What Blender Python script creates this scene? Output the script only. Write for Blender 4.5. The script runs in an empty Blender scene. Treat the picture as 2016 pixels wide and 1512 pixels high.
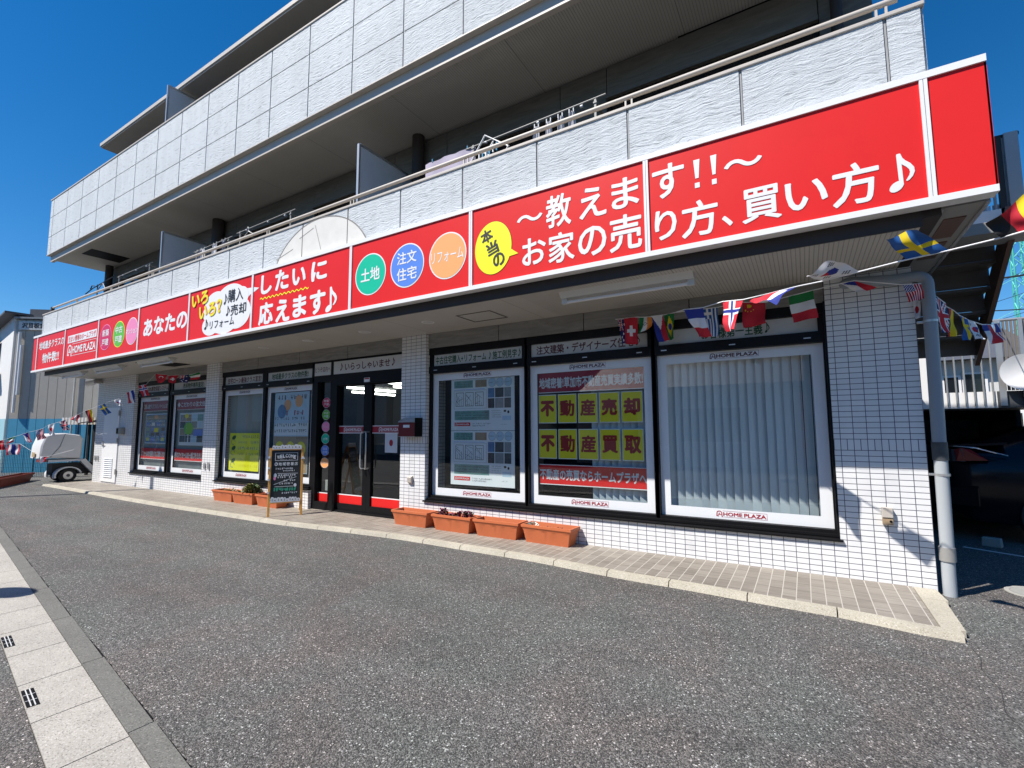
import bpy, bmesh, math, random
from mathutils import Vector, Matrix, Euler
SC = bpy.context.scene
C = SC.collection
R = math.radians
random.seed(7)

# ------------------------------------------------------------------ camera
def make_camera():
    yaw, pitch, roll, f = 0.54366, 0.0940366, -0.0041606, 948.3078
    fw = Vector((-math.sin(yaw) * math.cos(pitch), math.cos(yaw) * math.cos(pitch), math.sin(pitch)))
    r = Vector((math.cos(yaw), math.sin(yaw), 0))
    u = r.cross(fw)
    r2 = r * math.cos(roll) + u * math.sin(roll)
    u2 = -r * math.sin(roll) + u * math.cos(roll)
    cam = bpy.data.cameras.new('camera')
    cam.sensor_fit = 'HORIZONTAL'
    cam.sensor_width = 36.0
    cam.lens = f / 2016 * 36
    cam.clip_start = 0.05
    cam.clip_end = 2000
    o = bpy.data.objects.new('camera', cam)
    C.objects.link(o)
    m = Matrix((r2, u2, -fw)).transposed().to_4x4()
    m.translation = Vector((-0.87424, -5.33537, 1.32974))
    o.matrix_world = m
    SC.camera = o
make_camera()

# ------------------------------------------------------------------ sky, sun, exposure
SUN = Vector((-0.459, -0.625, 1.0)).normalized()       # towards the sun
w = bpy.data.worlds.new('World')
SC.world = w
w.use_nodes = True
nt = w.node_tree
bg = nt.nodes['Background']
sky = nt.nodes.new('ShaderNodeTexSky')
sky.sky_type = 'NISHITA'
sky.sun_disc = False
sky.sun_elevation = math.asin(SUN.z)
sky.sun_rotation = math.atan2(SUN.x, SUN.y)
sky.air_density = 1.0
sky.dust_density = 0.0
sky.ozone_density = 6.0
sky.altitude = 0
hs = nt.nodes.new('ShaderNodeHueSaturation')
hs.inputs['Saturation'].default_value = 1.30
nt.links.new(sky.outputs[0], hs.inputs['Color'])
nt.links.new(hs.outputs[0], bg.inputs[0])
bg.inputs[1].default_value = 0.092
sl = bpy.data.lights.new('sun', 'SUN')
sl.energy = 4.9
sl.angle = R(0.5)
sl.color = (1.0, 0.945, 0.87)
so = bpy.data.objects.new('sun', sl)
C.objects.link(so)
so.rotation_euler = (-SUN).to_track_quat('-Z', 'Y').to_euler()
SC.view_settings.view_transform = 'Standard'
SC.view_settings.look = 'None'
SC.view_settings.exposure = 0.5
SC.view_settings.gamma = 1.0
SC.cycles.max_bounces = 8
SC.cycles.transparent_max_bounces = 16
SC.cycles.caustics_reflective = False
SC.cycles.caustics_refractive = False

# ------------------------------------------------------------------ materials
MATS = {}
class NB:
    """small node helper"""
    def __init__(s, name):
        s.m = bpy.data.materials.new(name)
        s.m.use_nodes = True
        s.t = s.m.node_tree
        s.b = s.t.nodes['Principled BSDF']
        s.out = s.t.nodes['Material Output']
    def n(s, typ, **kw):
        x = s.t.nodes.new(typ)
        for k, v in kw.items():
            setattr(x, k, v)
        return x
    def l(s, a, b):
        s.t.links.new(a, b)
    def math(s, op, a, b=None, c=None, clamp=False):
        x = s.n('ShaderNodeMath', operation=op)
        x.use_clamp = clamp
        for i, v in enumerate((a, b, c)):
            if v is None:
                continue
            if isinstance(v, (int, float)):
                x.inputs[i].default_value = v
            else:
                s.l(v, x.inputs[i])
        return x.outputs[0]
    def mix(s, fac, a, b):
        x = s.n('ShaderNodeMix', data_type='RGBA')
        for i, v in ((0, fac), (6, a), (7, b)):
            if isinstance(v, (int, float)):
                x.inputs[i].default_value = v
            elif isinstance(v, tuple):
                x.inputs[i].default_value = (*v[:3], 1)
            else:
                s.l(v, x.inputs[i])
        return x.outputs[2]
    def pos(s):
        g = s.n('ShaderNodeNewGeometry')
        p = s.n('ShaderNodeSeparateXYZ')
        s.l(g.outputs['Position'], p.inputs[0])
        q = s.n('ShaderNodeSeparateXYZ')
        s.l(g.outputs['Normal'], q.inputs[0])
        return g.outputs['Position'], p.outputs, q.outputs
    def comb(s, x, y, z):
        c = s.n('ShaderNodeCombineXYZ')
        for i, v in enumerate((x, y, z)):
            if isinstance(v, (int, float)):
                c.inputs[i].default_value = v
            else:
                s.l(v, c.inputs[i])
        return c.outputs[0]
    def noise(s, vec, scale, detail=3, rough=.5, dist=0):
        x = s.n('ShaderNodeTexNoise')
        x.inputs['Scale'].default_value = scale
        x.inputs['Detail'].default_value = detail
        x.inputs['Roughness'].default_value = rough
        x.inputs['Distortion'].default_value = dist
        if vec is not None:
            s.l(vec, x.inputs['Vector'])
        return x.outputs[0]
    def ramp(s, fac, stops):
        x = s.n('ShaderNodeValToRGB')
        e = x.color_ramp.elements
        while len(e) < len(stops):
            e.new(.5)
        for i, (p, c) in enumerate(stops):
            e[i].position = p
            e[i].color = (*c, 1) if isinstance(c, tuple) else (c, c, c, 1)
        s.l(fac, x.inputs[0])
        return x.outputs[0]
    def bump(s, h, strength, dist=.01):
        x = s.n('ShaderNodeBump')
        x.inputs['Strength'].default_value = strength
        x.inputs['Distance'].default_value = dist
        s.l(h, x.inputs['Height'])
        s.l(x.outputs[0], s.b.inputs['Normal'])
    def col(s, c):
        if isinstance(c, tuple):
            s.b.inputs['Base Color'].default_value = (*c, 1)
        else:
            s.l(c, s.b.inputs['Base Color'])

def mat(name, col, rough=.5, metal=0, var=.12, vscale=6, bump=0, bscale=60, spec=None):
    """painted / plastic / metal surface with a slight mottling so that nothing is flat"""
    if name in MATS:
        return MATS[name]
    b = NB(name)
    g = b.pos()
    n = b.noise(g[0], vscale, 5, .6)
    lo = tuple(max(0, c * (1 - var)) for c in col)
    hi = tuple(min(1, c * (1 + var)) for c in col)
    b.col(b.mix(n, lo, hi))
    b.b.inputs['Roughness'].default_value = rough
    b.b.inputs['Metallic'].default_value = metal
    if spec is not None:
        b.b.inputs['Specular IOR Level'].default_value = spec
    if bump:
        b.bump(b.noise(g[0], bscale, 4), bump, .003)
    MATS[name] = b.m
    return b.m

def mat_emit(name, col, strength):
    b = NB(name)
    b.col((.8, .8, .8))
    b.b.inputs['Emission Color'].default_value = (*col, 1)
    b.b.inputs['Emission Strength'].default_value = strength
    MATS[name] = b.m
    return b.m

def mat_glass(name, tint=(.88, .93, .93), boost=1.15):
    b = NB(name)
    b.t.nodes.remove(b.b)
    tr = b.n('ShaderNodeBsdfTransparent')
    tr.inputs[0].default_value = (*tint, 1)
    gl = b.n('ShaderNodeBsdfGlossy')
    gl.inputs['Roughness'].default_value = 0.0
    gl.inputs['Color'].default_value = (.95, .97, 1, 1)
    # reflectance from the angle alone, the same from both sides, so that sunlight gets in
    g = b.n('ShaderNodeNewGeometry')
    dt = b.n('ShaderNodeVectorMath', operation='DOT_PRODUCT')
    b.l(g.outputs['Normal'], dt.inputs[0]); b.l(g.outputs['Incoming'], dt.inputs[1])
    k = b.math('SUBTRACT', 1, b.math('ABSOLUTE', dt.outputs['Value']))
    f = b.math('MULTIPLY', b.math('ADD', .055, b.math('MULTIPLY', b.math('POWER', k, 4.5), .9)), boost, clamp=True)
    mx = b.n('ShaderNodeMixShader')
    b.l(f, mx.inputs[0]); b.l(tr.outputs[0], mx.inputs[1]); b.l(gl.outputs[0], mx.inputs[2])
    b.l(mx.outputs[0], b.out.inputs[0])
    MATS[name] = b.m
    return b.m

def mat_tile(name, phase):
    """45 x 95 mm white tiles in stack bond, one soldier course at z = 1.13 .. 1.23"""
    b = NB(name)
    P, p, q = b.pos()
    side = b.math('GREATER_THAN', b.math('ABSOLUTE', q[0]), .5)
    u0 = b.math('SUBTRACT', p[0], phase)
    ux = b.math('ADD', b.math('MULTIPLY', u0, b.math('SUBTRACT', 1, side)), b.math('MULTIPLY', p[1], side))
    z = b.math('SUBTRACT', p[2], .03)
    sold = b.math('MULTIPLY', b.math('GREATER_THAN', p[2], 1.13), b.math('LESS_THAN', p[2], 1.23))
    per_u = b.math('SUBTRACT', .1, b.math('MULTIPLY', sold, .05))
    per_v = b.math('ADD', .05, b.math('MULTIPLY', sold, .05))
    zz = b.math('SUBTRACT', z, b.math('MULTIPLY', sold, .0))
    def dist(v, per):
        t = b.math('DIVIDE', v, per)
        fr = b.math('SUBTRACT', t, b.math('ROUND', t))
        return b.math('MULTIPLY', b.math('ABSOLUTE', fr), per), b.math('FLOOR', t)
    du, iu = dist(ux, per_u)
    zs = b.math('SUBTRACT', p[2], b.math('ADD', .03, b.math('MULTIPLY', sold, 0)))
    dv, iv = dist(zs, per_v)
    d = b.math('MINIMUM', du, dv)
    mr = b.n('ShaderNodeMapRange', interpolation_type='SMOOTHSTEP')
    mr.inputs['From Min'].default_value = .0017
    mr.inputs['From Max'].default_value = .0037
    b.l(d, mr.inputs[0])
    tile = mr.outputs[0]
    wn = b.n('ShaderNodeTexWhiteNoise', noise_dimensions='2D')
    b.l(b.comb(iu, iv, 0), wn.inputs[0])
    big = b.noise(P, 1.3, 4)
    stain = b.noise(b.comb(b.math('MULTIPLY', p[0], 9), b.math('MULTIPLY', p[1], 9), b.math('MULTIPLY', p[2], .7)), 1, 4)
    v = b.math('ADD', b.math('ADD', b.math('MULTIPLY', wn.outputs[0], .07), b.math('MULTIPLY', big, .10)), b.math('MULTIPLY', stain, .12))
    tc = b.ramp(v, [(0.05, (.84, .84, .83)), (.17, (.76, .76, .76)), (.26, (.62, .62, .62))])
    b.col(b.mix(tile, (.07, .075, .105), tc))
    rg = b.math('SUBTRACT', .8, b.math('MULTIPLY', tile, .55))
    b.l(rg, b.b.inputs['Roughness'])
    b.bump(b.math('ADD', tile, b.math('MULTIPLY', b.noise(P, 40, 2), .06)), .5, .003)
    MATS[name] = b.m
    return b.m

def mat_split(name, col=(.565, .60, .62)):
    """split faced cladding: shallow horizontal ripples"""
    b = NB(name)
    P, p, q = b.pos()
    xy = b.math('ADD', p[0], p[1])
    warp = b.noise(P, 3, 3)
    v = b.comb(b.math('MULTIPLY', xy, 7), b.math('ADD', b.math('MULTIPLY', p[2], 44), b.math('MULTIPLY', warp, 6)), 0)
    h1 = b.noise(v, 1.0, 6, .62, .6)
    h2 = b.noise(P, 70, 3, .6)
    h = b.math('ADD', h1, b.math('MULTIPLY', h2, .22))
    b.bump(h, .95, .015)
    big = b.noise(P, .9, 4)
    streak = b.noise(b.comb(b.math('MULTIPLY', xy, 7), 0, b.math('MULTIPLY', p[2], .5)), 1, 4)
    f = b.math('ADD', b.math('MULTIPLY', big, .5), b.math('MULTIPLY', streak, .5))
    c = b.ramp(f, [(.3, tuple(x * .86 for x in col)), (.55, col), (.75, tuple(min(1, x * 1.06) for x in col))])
    crease_shade = b.ramp(h1, [(.32, .35), (.43, 1.0)])  # shade in the creases painted into the colour from the ripple height
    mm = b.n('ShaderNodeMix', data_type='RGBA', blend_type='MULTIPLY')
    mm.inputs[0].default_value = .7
    b.l(c, mm.inputs[6]); b.l(crease_shade, mm.inputs[7])
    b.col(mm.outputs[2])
    b.b.inputs['Roughness'].default_value = .75
    MATS[name] = b.m
    return b.m

def mat_stone(name, lo, hi):
    b = NB(name)
    P, p, q = b.pos()
    v = b.comb(b.math('MULTIPLY', p[0], 1.2), b.math('MULTIPLY', p[1], 1.2), b.math('MULTIPLY', p[2], 9))
    h = b.noise(v, 1.4, 6, .6, 1.6)
    b.col(b.ramp(h, [(.3, lo), (.7, hi)]))
    b.bump(h, .4, .01)
    b.b.inputs['Roughness'].default_value = .6
    MATS[name] = b.m
    return b.m

def mat_rib(name, col, per, axis, strength=.6, plain_below=None):
    """fine ribbed soffit boards, ribs run across the given axis"""
    b = NB(name)
    P, p, q = b.pos()
    t = b.math('DIVIDE', p[axis], per)
    fr = b.math('ABSOLUTE', b.math('SUBTRACT', t, b.math('ROUND', t)))
    mr = b.n('ShaderNodeMapRange', interpolation_type='SMOOTHSTEP')
    mr.inputs['From Min'].default_value = .03
    mr.inputs['From Max'].default_value = .16
    b.l(fr, mr.inputs[0])
    on = mr.outputs[0]
    if plain_below is not None:
        on = b.math('MAXIMUM', on, b.math('LESS_THAN', p[0], plain_below))
    t2 = b.math('DIVIDE', p[0], 1.82)
    seam = b.math('LESS_THAN', b.math('ABSOLUTE', b.math('SUBTRACT', t2, b.math('ROUND', t2))), .0022)
    n = b.noise(P, 2.2, 5)
    c = b.mix(n, tuple(x * .9 for x in col), tuple(min(1, x * 1.08) for x in col))
    dark = tuple(x * .62 for x in col)
    b.col(b.mix(seam, b.mix(on, dark, c), tuple(x * .5 for x in col)))
    b.bump(on, strength, .006)
    b.b.inputs['Roughness'].default_value = .7
    MATS[name] = b.m
    return b.m

def mat_asphalt():
    b = NB('asphalt')
    P, p, q = b.pos()
    vo = b.n('ShaderNodeTexVoronoi', feature='F1')
    vo.inputs['Scale'].default_value = 165
    b.l(P, vo.inputs['Vector'])
    sep = b.n('ShaderNodeSeparateColor')
    b.l(vo.outputs['Color'], sep.inputs[0])
    rnd = sep.outputs[0]
    grain = b.ramp(rnd, [(0, (.030, .029, .028)), (.4, (.085, .082, .077)), (.8, (.165, .159, .150)), (1.0, (.26, .25, .235))])
    v2 = b.n('ShaderNodeTexVoronoi', feature='F1')
    v2.inputs['Scale'].default_value = 88
    b.l(P, v2.inputs['Vector'])
    s2 = b.n('ShaderNodeSeparateColor')
    b.l(v2.outputs['Color'], s2.inputs[0])
    chip = b.math('MULTIPLY', b.math('GREATER_THAN', s2.outputs[1], .915), b.math('LESS_THAN', v2.outputs['Distance'], .42))
    chipc = b.mix(s2.outputs[2], (.26, .25, .24), (.72, .71, .68))
    grain = b.mix(chip, grain, chipc)
    fine = b.noise(P, 260, 2)
    big = b.noise(P, .55, 6, .6)
    mid = b.noise(P, 3.2, 5, .65)
    f = b.math('ADD', b.math('ADD', b.math('MULTIPLY', big, .55), b.math('MULTIPLY', mid, .25)), b.math('MULTIPLY', fine, .35))
    track = b.noise(b.comb(b.math('MULTIPLY', p[0], .35), b.math('MULTIPLY', p[1], 2.6), 0), 1, 3)
    blot = b.noise(P, 1.7, 4, .7, 1.2)
    f = b.math('ADD', f, b.math('MULTIPLY', b.math('SUBTRACT', track, .5), .5))
    f = b.math('SUBTRACT', f, b.math('MULTIPLY', b.math('GREATER_THAN', blot, .68), .05))
    tone = b.ramp(f, [(.32, .66), (.6, 1.0), (.85, 1.26)])
    tint = b.ramp(b.noise(P, 1.1, 5, .6, .8), [(.36, (1.06, .99, .97)), (.5, (1, 1, 1)), (.64, (.95, 1.02, 1.0))])
    tm = b.n('ShaderNodeMix', data_type='RGBA', blend_type='MULTIPLY')
    tm.inputs[0].default_value = 1
    b.l(tone, tm.inputs[6]); b.l(tint, tm.inputs[7])
    mm = b.n('ShaderNodeMix', data_type='RGBA', blend_type='MULTIPLY')
    mm.inputs[0].default_value = 1
    b.l(grain, mm.inputs[6]); b.l(tm.outputs[2], mm.inputs[7])
    b.col(mm.outputs[2])
    hh = b.math('SUBTRACT', b.math('MULTIPLY', rnd, .5), vo.outputs['Distance'])
    b.bump(b.math('ADD', hh, b.math('MULTIPLY', fine, .4)), .8, .005)
    b.b.inputs['Roughness'].default_value = .82
    MATS['asphalt'] = b.m
    return b.m

def mat_paver():
    b = NB('paving_tile')
    P, p, q = b.pos()
    def d(v, per, off=0):
        t = b.math('DIVIDE', b.math('ADD', v, off), per)
        return b.math('MULTIPLY', b.math('ABSOLUTE', b.math('SUBTRACT', t, b.math('ROUND', t))), per), b.math('FLOOR', t)
    dx, ix = d(p[0], .1)
    dy, iy = d(p[1], .2)
    jx = b.math('LESS_THAN', dx, .0032)
    jy = b.math('LESS_THAN', dy, .0032)
    wn = b.n('ShaderNodeTexWhiteNoise', noise_dimensions='2D')
    b.l(b.comb(ix, iy, 0), wn.inputs[0])
    streak = b.noise(b.comb(b.math('MULTIPLY', p[0], 3.2), b.math('MULTIPLY', p[1], 42), ix), 1, 5, .6, .3)
    big = b.noise(P, .8, 4)
    f = b.math('ADD', b.math('ADD', b.math('MULTIPLY', streak, .6), b.math('MULTIPLY', wn.outputs[0], .16)), b.math('MULTIPLY', big, .3))
    c = b.ramp(f, [(.30, (.15, .128, .105)), (.5, (.25, .22, .185)), (.68, (.335, .30, .255)), (.85, (.40, .365, .32))])
    c = b.mix(jy, c, (.12, .10, .085))
    c = b.mix(jx, c, (.50, .465, .41))
    b.col(c)
    b.b.inputs['Roughness'].default_value = .6
    b.bump(b.math('SUBTRACT', b.math('MULTIPLY', streak, .3), b.math('MAXIMUM', jx, jy)), .5, .003)
    MATS['paving_tile'] = b.m
    return b.m

def mat_granite(name, base, speck, dark):
    b = NB(name)
    P, p, q = b.pos()
    vo = b.n('ShaderNodeTexVoronoi')
    vo.inputs['Scale'].default_value = 190
    b.l(P, vo.inputs['Vector'])
    sep = b.n('ShaderNodeSeparateColor')
    b.l(vo.outputs['Color'], sep.inputs[0])
    c = b.ramp(sep.outputs[0], [(0, dark), (.18, base), (.8, base), (1.0, speck)])
    big = b.ramp(b.noise(P, 2.2, 5, .62), [(.3, .82), (.7, 1.08)])
    mm = b.n('ShaderNodeMix', data_type='RGBA', blend_type='MULTIPLY')
    mm.inputs[0].default_value = 1
    b.l(c, mm.inputs[6]); b.l(big, mm.inputs[7])
    b.col(mm.outputs[2])
    b.b.inputs['Roughness'].default_value = .8
    b.bump(b.noise(P, 120, 3), .35, .003)
    MATS[name] = b.m
    return b.m

mat_tile('tile_pillar', 0.0)
mat_tile('tile_pillar_two', -5.565)
mat_tile('tile_pillar_three', -11.155)
mat_tile('tile_pillar_four', -14.98)
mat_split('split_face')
mat_stone('stone', (.21, .205, .19), (.33, .32, .30))
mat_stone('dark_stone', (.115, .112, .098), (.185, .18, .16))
mat_rib('soffit', (.53, .51, .465), .032, 0, .5, -3.4)
mat_rib('upper_soffit', (.50, .485, .44), .032, 0, .5, -13)
mat_asphalt(); mat_paver()
mat_granite('granite', (.40, .378, .335), (.54, .52, .48), (.19, .175, .155))
mat_granite('gutter_stone', (.145, .145, .13), (.24, .23, .21), (.07, .07, .065))
mat_granite('kerb_stone', (.47, .43, .345), (.62, .58, .50), (.29, .26, .20))
mat_glass('glass')
mat_glass('door_glass', (.62, .68, .66), 1.7)
mat('red', (.72, .021, .020), .42, var=.09, vscale=1.6, spec=.22)
mat('dark_red', (.37, .012, .03), .4, var=.05)
mat('deep_red', (.15, .006, .010), .35, var=.05)
mat('white', (.80, .80, .80), .4, var=.03)
mat('white_film', (.78, .80, .82), .35, var=.03)
mat('header_film', (.62, .63, .61), .4, var=.04)
mat('black_metal', (.008, .008, .009), .45, var=.2, spec=.15)
mat('black', (.006, .006, .006), .6, var=.2, spec=.15)
mat('ink', (.010, .010, .012), .6)
mat('maroon_ink', (.085, .006, .018), .6)
mat('green_ink', (.006, .085, .035), .6)
mat('yellow', (.85, .74, .012), .4, var=.04)
mat('bright_yellow', (.90, .88, .012), .4, var=.03)
mat('orange_line', (.78, .22, .01), .5)
mat('teal_green', (.004, .50, .30), .4, var=.03)
mat('sky_blue', (.10, .24, .72), .4, var=.03)
mat('salmon', (.90, .40, .14), .4, var=.03)
mat('magenta', (.60, .012, .085), .4, var=.03)
mat('leaf_green', (.13, .48, .03), .4, var=.03)
mat('pink', (.85, .25, .45), .4, var=.03)
mat('aluminium', (.55, .55, .54), .35, .7, var=.06)
mat('shadow_gap', (.06, .06, .062), .8)
mat('sealant', (.33, .335, .335), .7, var=.15)
mat('post_grey', (.40, .41, .42), .5)
mat('coping', (.52, .475, .42), .5, var=.06)
mat('grey_box', (.30, .295, .28), .5, var=.08)
mat('brown', (.13, .075, .055), .5)
mat('dark_brown', (.035, .026, .022), .6)
mat('pipe_dark', (.27, .31, .35), .4, var=.08)
mat('card_red', (.33, .008, .008), .4, var=.05)
mat('grey_pvc', (.42, .45, .47), .35, var=.05)
mat('terracotta', (.56, .15, .055), .55, var=.08, bump=.1)
mat('soil', (.045, .03, .02), .95, var=.4, vscale=60)
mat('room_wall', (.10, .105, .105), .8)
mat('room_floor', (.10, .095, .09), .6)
mat('dark_glass', (.010, .012, .014), .06, var=.1)
mat('slat', (.80, .86, .88), .6, var=.03)
mat('grey_slat', (.36, .38, .36), .6, var=.04)
mat('panel_grey', (.64, .66, .69), .5, var=.04)
mat('wood_orange', (.80, .40, .09), .5, var=.1)
mat('slate', (.022, .026, .028), .7, var=.25)
mat('chalk', (.80, .81, .82), .8)
mat('chalk_green', (.05, .42, .25), .8)
mat('concrete', (.36, .35, .32), .85, var=.2, bump=.4)
mat('rubber', (.018, .018, .019), .8)
mat('patch', (.68, .665, .62), .7, var=.10, bump=.3, bscale=30)
mat('stain_line', (.22, .21, .20), .8)
mat('white_line', (.70, .70, .68), .7, var=.12, vscale=30)
mat_emit('tube_light', (1, .97, .92), 9)

# ------------------------------------------------------------------ mesh builder
class MB:
    def __init__(s):
        s.v, s.f, s.mi, s.mn, s.lay = [], [], [], [], 0
    def mid(s, m):
        if m not in s.mn:
            s.mn.append(m)
        return s.mn.index(m)
    def add(s, vs, fs, m):
        k = len(s.v); i = s.mid(m)
        s.v += [tuple(v) for v in vs]
        for f in fs:
            s.f.append(tuple(a + k for a in f)); s.mi.append(i)
    def box(s, x0, x1, y0, y1, z0, z1, m):
        v = [(x, y, z) for z in (z0, z1) for y in (y0, y1) for x in (x0, x1)]
        s.add(v, [(0, 2, 3, 1), (4, 5, 7, 6), (0, 1, 5, 4), (2, 6, 7, 3), (0, 4, 6, 2), (1, 3, 7, 5)], m)
    def hexa(s, b4, t4, m):
        s.add(list(b4) + list(t4), [(3, 2, 1, 0), (4, 5, 6, 7), (0, 1, 5, 4), (1, 2, 6, 5), (2, 3, 7, 6), (3, 0, 4, 7)], m)
    def quad(s, pts, m):
        s.add(pts, [tuple(range(len(pts)))], m)
    def rect(s, x0, x1, z0, z1, y, m):
        s.quad([(x0, y, z0), (x1, y, z0), (x1, y, z1), (x0, y, z1)], m)
    def frame(s, x0, x1, z0, z1, t, y, m, tb=None):
        tb = t if tb is None else tb
        s.rect(x0, x1, z1 - tb, z1, y, m); s.rect(x0, x1, z0, z0 + tb, y, m)
        s.rect(x0, x0 + t, z0 + tb, z1 - tb, y, m); s.rect(x1 - t, x1, z0 + tb, z1 - tb, y, m)
    def cyl(s, a, b, r, m, n=12, r2=None, caps=True):
        a, b = Vector(a), Vector(b)
        d = (b - a).normalized()
        u = d.orthogonal().normalized(); w = d.cross(u)
        r2 = r if r2 is None else r2
        vs = []
        for c, q in ((a, r), (b, r2)):
            for i in range(n):
                t = 2 * math.pi * i / n
                vs.append(c + (u * math.cos(t) + w * math.sin(t)) * q)
        fs = [(i, (i + 1) % n, n + (i + 1) % n, n + i) for i in range(n)]
        if caps:
            fs += [tuple(range(n - 1, -1, -1)), tuple(range(n, 2 * n))]
        s.add(vs, fs, m)
    def tube(s, pts, r, m, n=8):
        pts = [Vector(p) for p in pts]
        vs = []
        u = None
        for i, p in enumerate(pts):
            d = (pts[min(i + 1, len(pts) - 1)] - pts[max(i - 1, 0)]).normalized()
            if u is None:
                u = d.orthogonal().normalized()
            else:
                u = (u - d * u.dot(d)).normalized()
            w = d.cross(u)
            for k in range(n):
                t = 2 * math.pi * k / n
                vs.append(p + (u * math.cos(t) + w * math.sin(t)) * r)
        fs = []
        for i in range(len(pts) - 1):
            for k in range(n):
                fs.append((i * n + k, i * n + (k + 1) % n, (i + 1) * n + (k + 1) % n, (i + 1) * n + k))
        fs += [tuple(range(n - 1, -1, -1)), tuple((len(pts) - 1) * n + k for k in range(n))]
        s.add(vs, fs, m)
    def prism(s, poly, y0, y1, m):
        """poly in (x, z), counter-clockwise seen from -y"""
        n = len(poly)
        vs = [(x, y0, z) for x, z in poly] + [(x, y1, z) for x, z in poly]
        fs = [tuple(range(n)), tuple(range(2 * n - 1, n - 1, -1))] + [(i, n + i, n + (i + 1) % n, (i + 1) % n) for i in range(n)]
        s.add(vs, fs, m)
    def poly(s, poly, y, m):
        s.quad([(x, y, z) for x, z in poly], m)
    def ell(s, cx, cz, rx, rz, y, m, n=40, a0=0, a1=2 * math.pi, rot=0):
        p = []
        full = abs(a1 - a0 - 2 * math.pi) < 1e-6
        for i in range(n if full else n + 1):
            t = a0 + (a1 - a0) * i / n
            x, z = rx * math.cos(t), rz * math.sin(t)
            p.append((cx + x * math.cos(rot) - z * math.sin(rot), y, cz + x * math.sin(rot) + z * math.cos(rot)))
        s.quad(p, m)
    def line(s, pts, t, y, m):
        """flat polyline of width t on a plane facing -y"""
        for (x0, z0), (x1, z1) in zip(pts, pts[1:]):
            d = Vector((x1 - x0, z1 - z0))
            if d.length < 1e-6:
                continue
            q = Vector((-d.y, d.x)).normalized() * t / 2
            e = d.normalized() * t * .35
            s.lay = (s.lay + 1) % 9
            y_ = y - .00006 * s.lay
            s.quad([(x0 - e.x - q.x, y_, z0 - e.y - q.y), (x1 + e.x - q.x, y_, z1 + e.y - q.y), (x1 + e.x + q.x, y_, z1 + e.y + q.y), (x0 - e.x + q.x, y_, z0 - e.y + q.y)], m)
    def ring(s, cx, cz, rx, rz, t, y, m, n=40, a0=0, a1=2 * math.pi):
        s.line([(cx + rx * math.cos(a0 + (a1 - a0) * i / n), cz + rz * math.sin(a0 + (a1 - a0) * i / n)) for i in range(n + 1)], t, y, m)
    def text(s, body, x0, x1, z0, z1, y, m, bold=.012, rot=0, shear=0):
        """letters fitted to a box; heavy weights are built from shifted copies of a light outline"""
        tv, tf = glyphs(body, 0.0)
        xs = [a[0] for a in tv]; ys = [a[1] for a in tv]
        ax, bx, ay, by = min(xs), max(xs), min(ys), max(ys)
        cx, cz = (x0 + x1) / 2, (z0 + z1) / 2
        ex = bold * (x1 - x0) / (bx - ax); ez = bold * (z1 - z0) / (by - ay)
        sh = [(0, 0)] if bold <= .003 else [(-1, 0), (1, 0), (0, .8), (0, -.8)] if bold < .016 else [(-1, 0), (1, 0), (0, 1), (0, -1), (-.7, .7), (.7, .7), (.7, -.7), (-.7, -.7)]
        for j, (sx, sz) in enumerate(sh):
            vs = []
            for a in tv:
                u = (a[0] - ax) / (bx - ax) * (x1 - x0 - 2 * ex) + x0 + ex - cx
                v = (a[1] - ay) / (by - ay) * (z1 - z0 - 2 * ez) + z0 + ez - cz
                u += shear * v + sx * ex; v += sz * ez
                vs.append((cx + u * math.cos(rot) - v * math.sin(rot), y - .0001 * j - a[2], cz + u * math.sin(rot) + v * math.cos(rot)))
            s.add(vs, tf, m)
    def xform(s, M, start=0):
        s.v = s.v[:start] + [tuple(M @ Vector(v)) for v in s.v[start:]]
    def build(s, name, parent=None, smooth=None, bevel=0, label=None):
        me = bpy.data.meshes.new(name)
        me.from_pydata(s.v, [], s.f)
        for k in s.mn:
            me.materials.append(MATS[k])
        me.polygons.foreach_set('material_index', s.mi)
        if smooth:
            me.polygons.foreach_set('use_smooth', [True] * len(me.polygons))
            me.set_sharp_from_angle(angle=R(smooth))
        me.update()
        o = bpy.data.objects.new(name, me)
        C.objects.link(o)
        if parent is not None:
            o.parent = parent
        if bevel:
            bv = o.modifiers.new('bevel', 'BEVEL')
            bv.width = bevel; bv.segments = 2; bv.limit_method = 'ANGLE'; bv.angle_limit = R(40)
        if label:
            o['label'] = label
        return o

GL = {}
def note_glyph():
    p = [(.24 * .5 * math.cos(t) + .17 + .0, .105 * math.sin(t) + .10 + .05 * math.cos(t)) for t in [2 * math.pi * i / 20 for i in range(20)]]
    vs = [(x, y, 0) for x, y in p]
    fs = [tuple(range(20))]
    def q(*pts):
        k = len(vs); vs.extend((x, y, .00002 * len(fs)) for x, y in pts); fs.append(tuple(range(k, k + len(pts))))
    q((.245, .12), (.29, .12), (.27, .9), (.225, .9))
    c = [(.255, .90, .03), (.275, .78, .055), (.33, .68, .07), (.42, .585, .07), (.475, .49, .06), (.485, .40, .05), (.455, .31, .038), (.40, .235, .02), (.375, .21, .008)]
    L, Rr = [], []
    for n_, (x, y, wd) in enumerate(c):
        a, b_ = c[max(0, n_ - 1)], c[min(len(c) - 1, n_ + 1)]
        dx, dy = b_[0] - a[0], b_[1] - a[1]; l_ = math.hypot(dx, dy)
        L.append((x - dy / l_ * wd * .5, y + dx / l_ * wd * .5)); Rr.append((x + dy / l_ * wd * .5, y - dx / l_ * wd * .5))
    for n_ in range(len(c) - 1):
        q(Rr[n_], Rr[n_ + 1], L[n_ + 1], L[n_])
    return vs, fs
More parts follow.
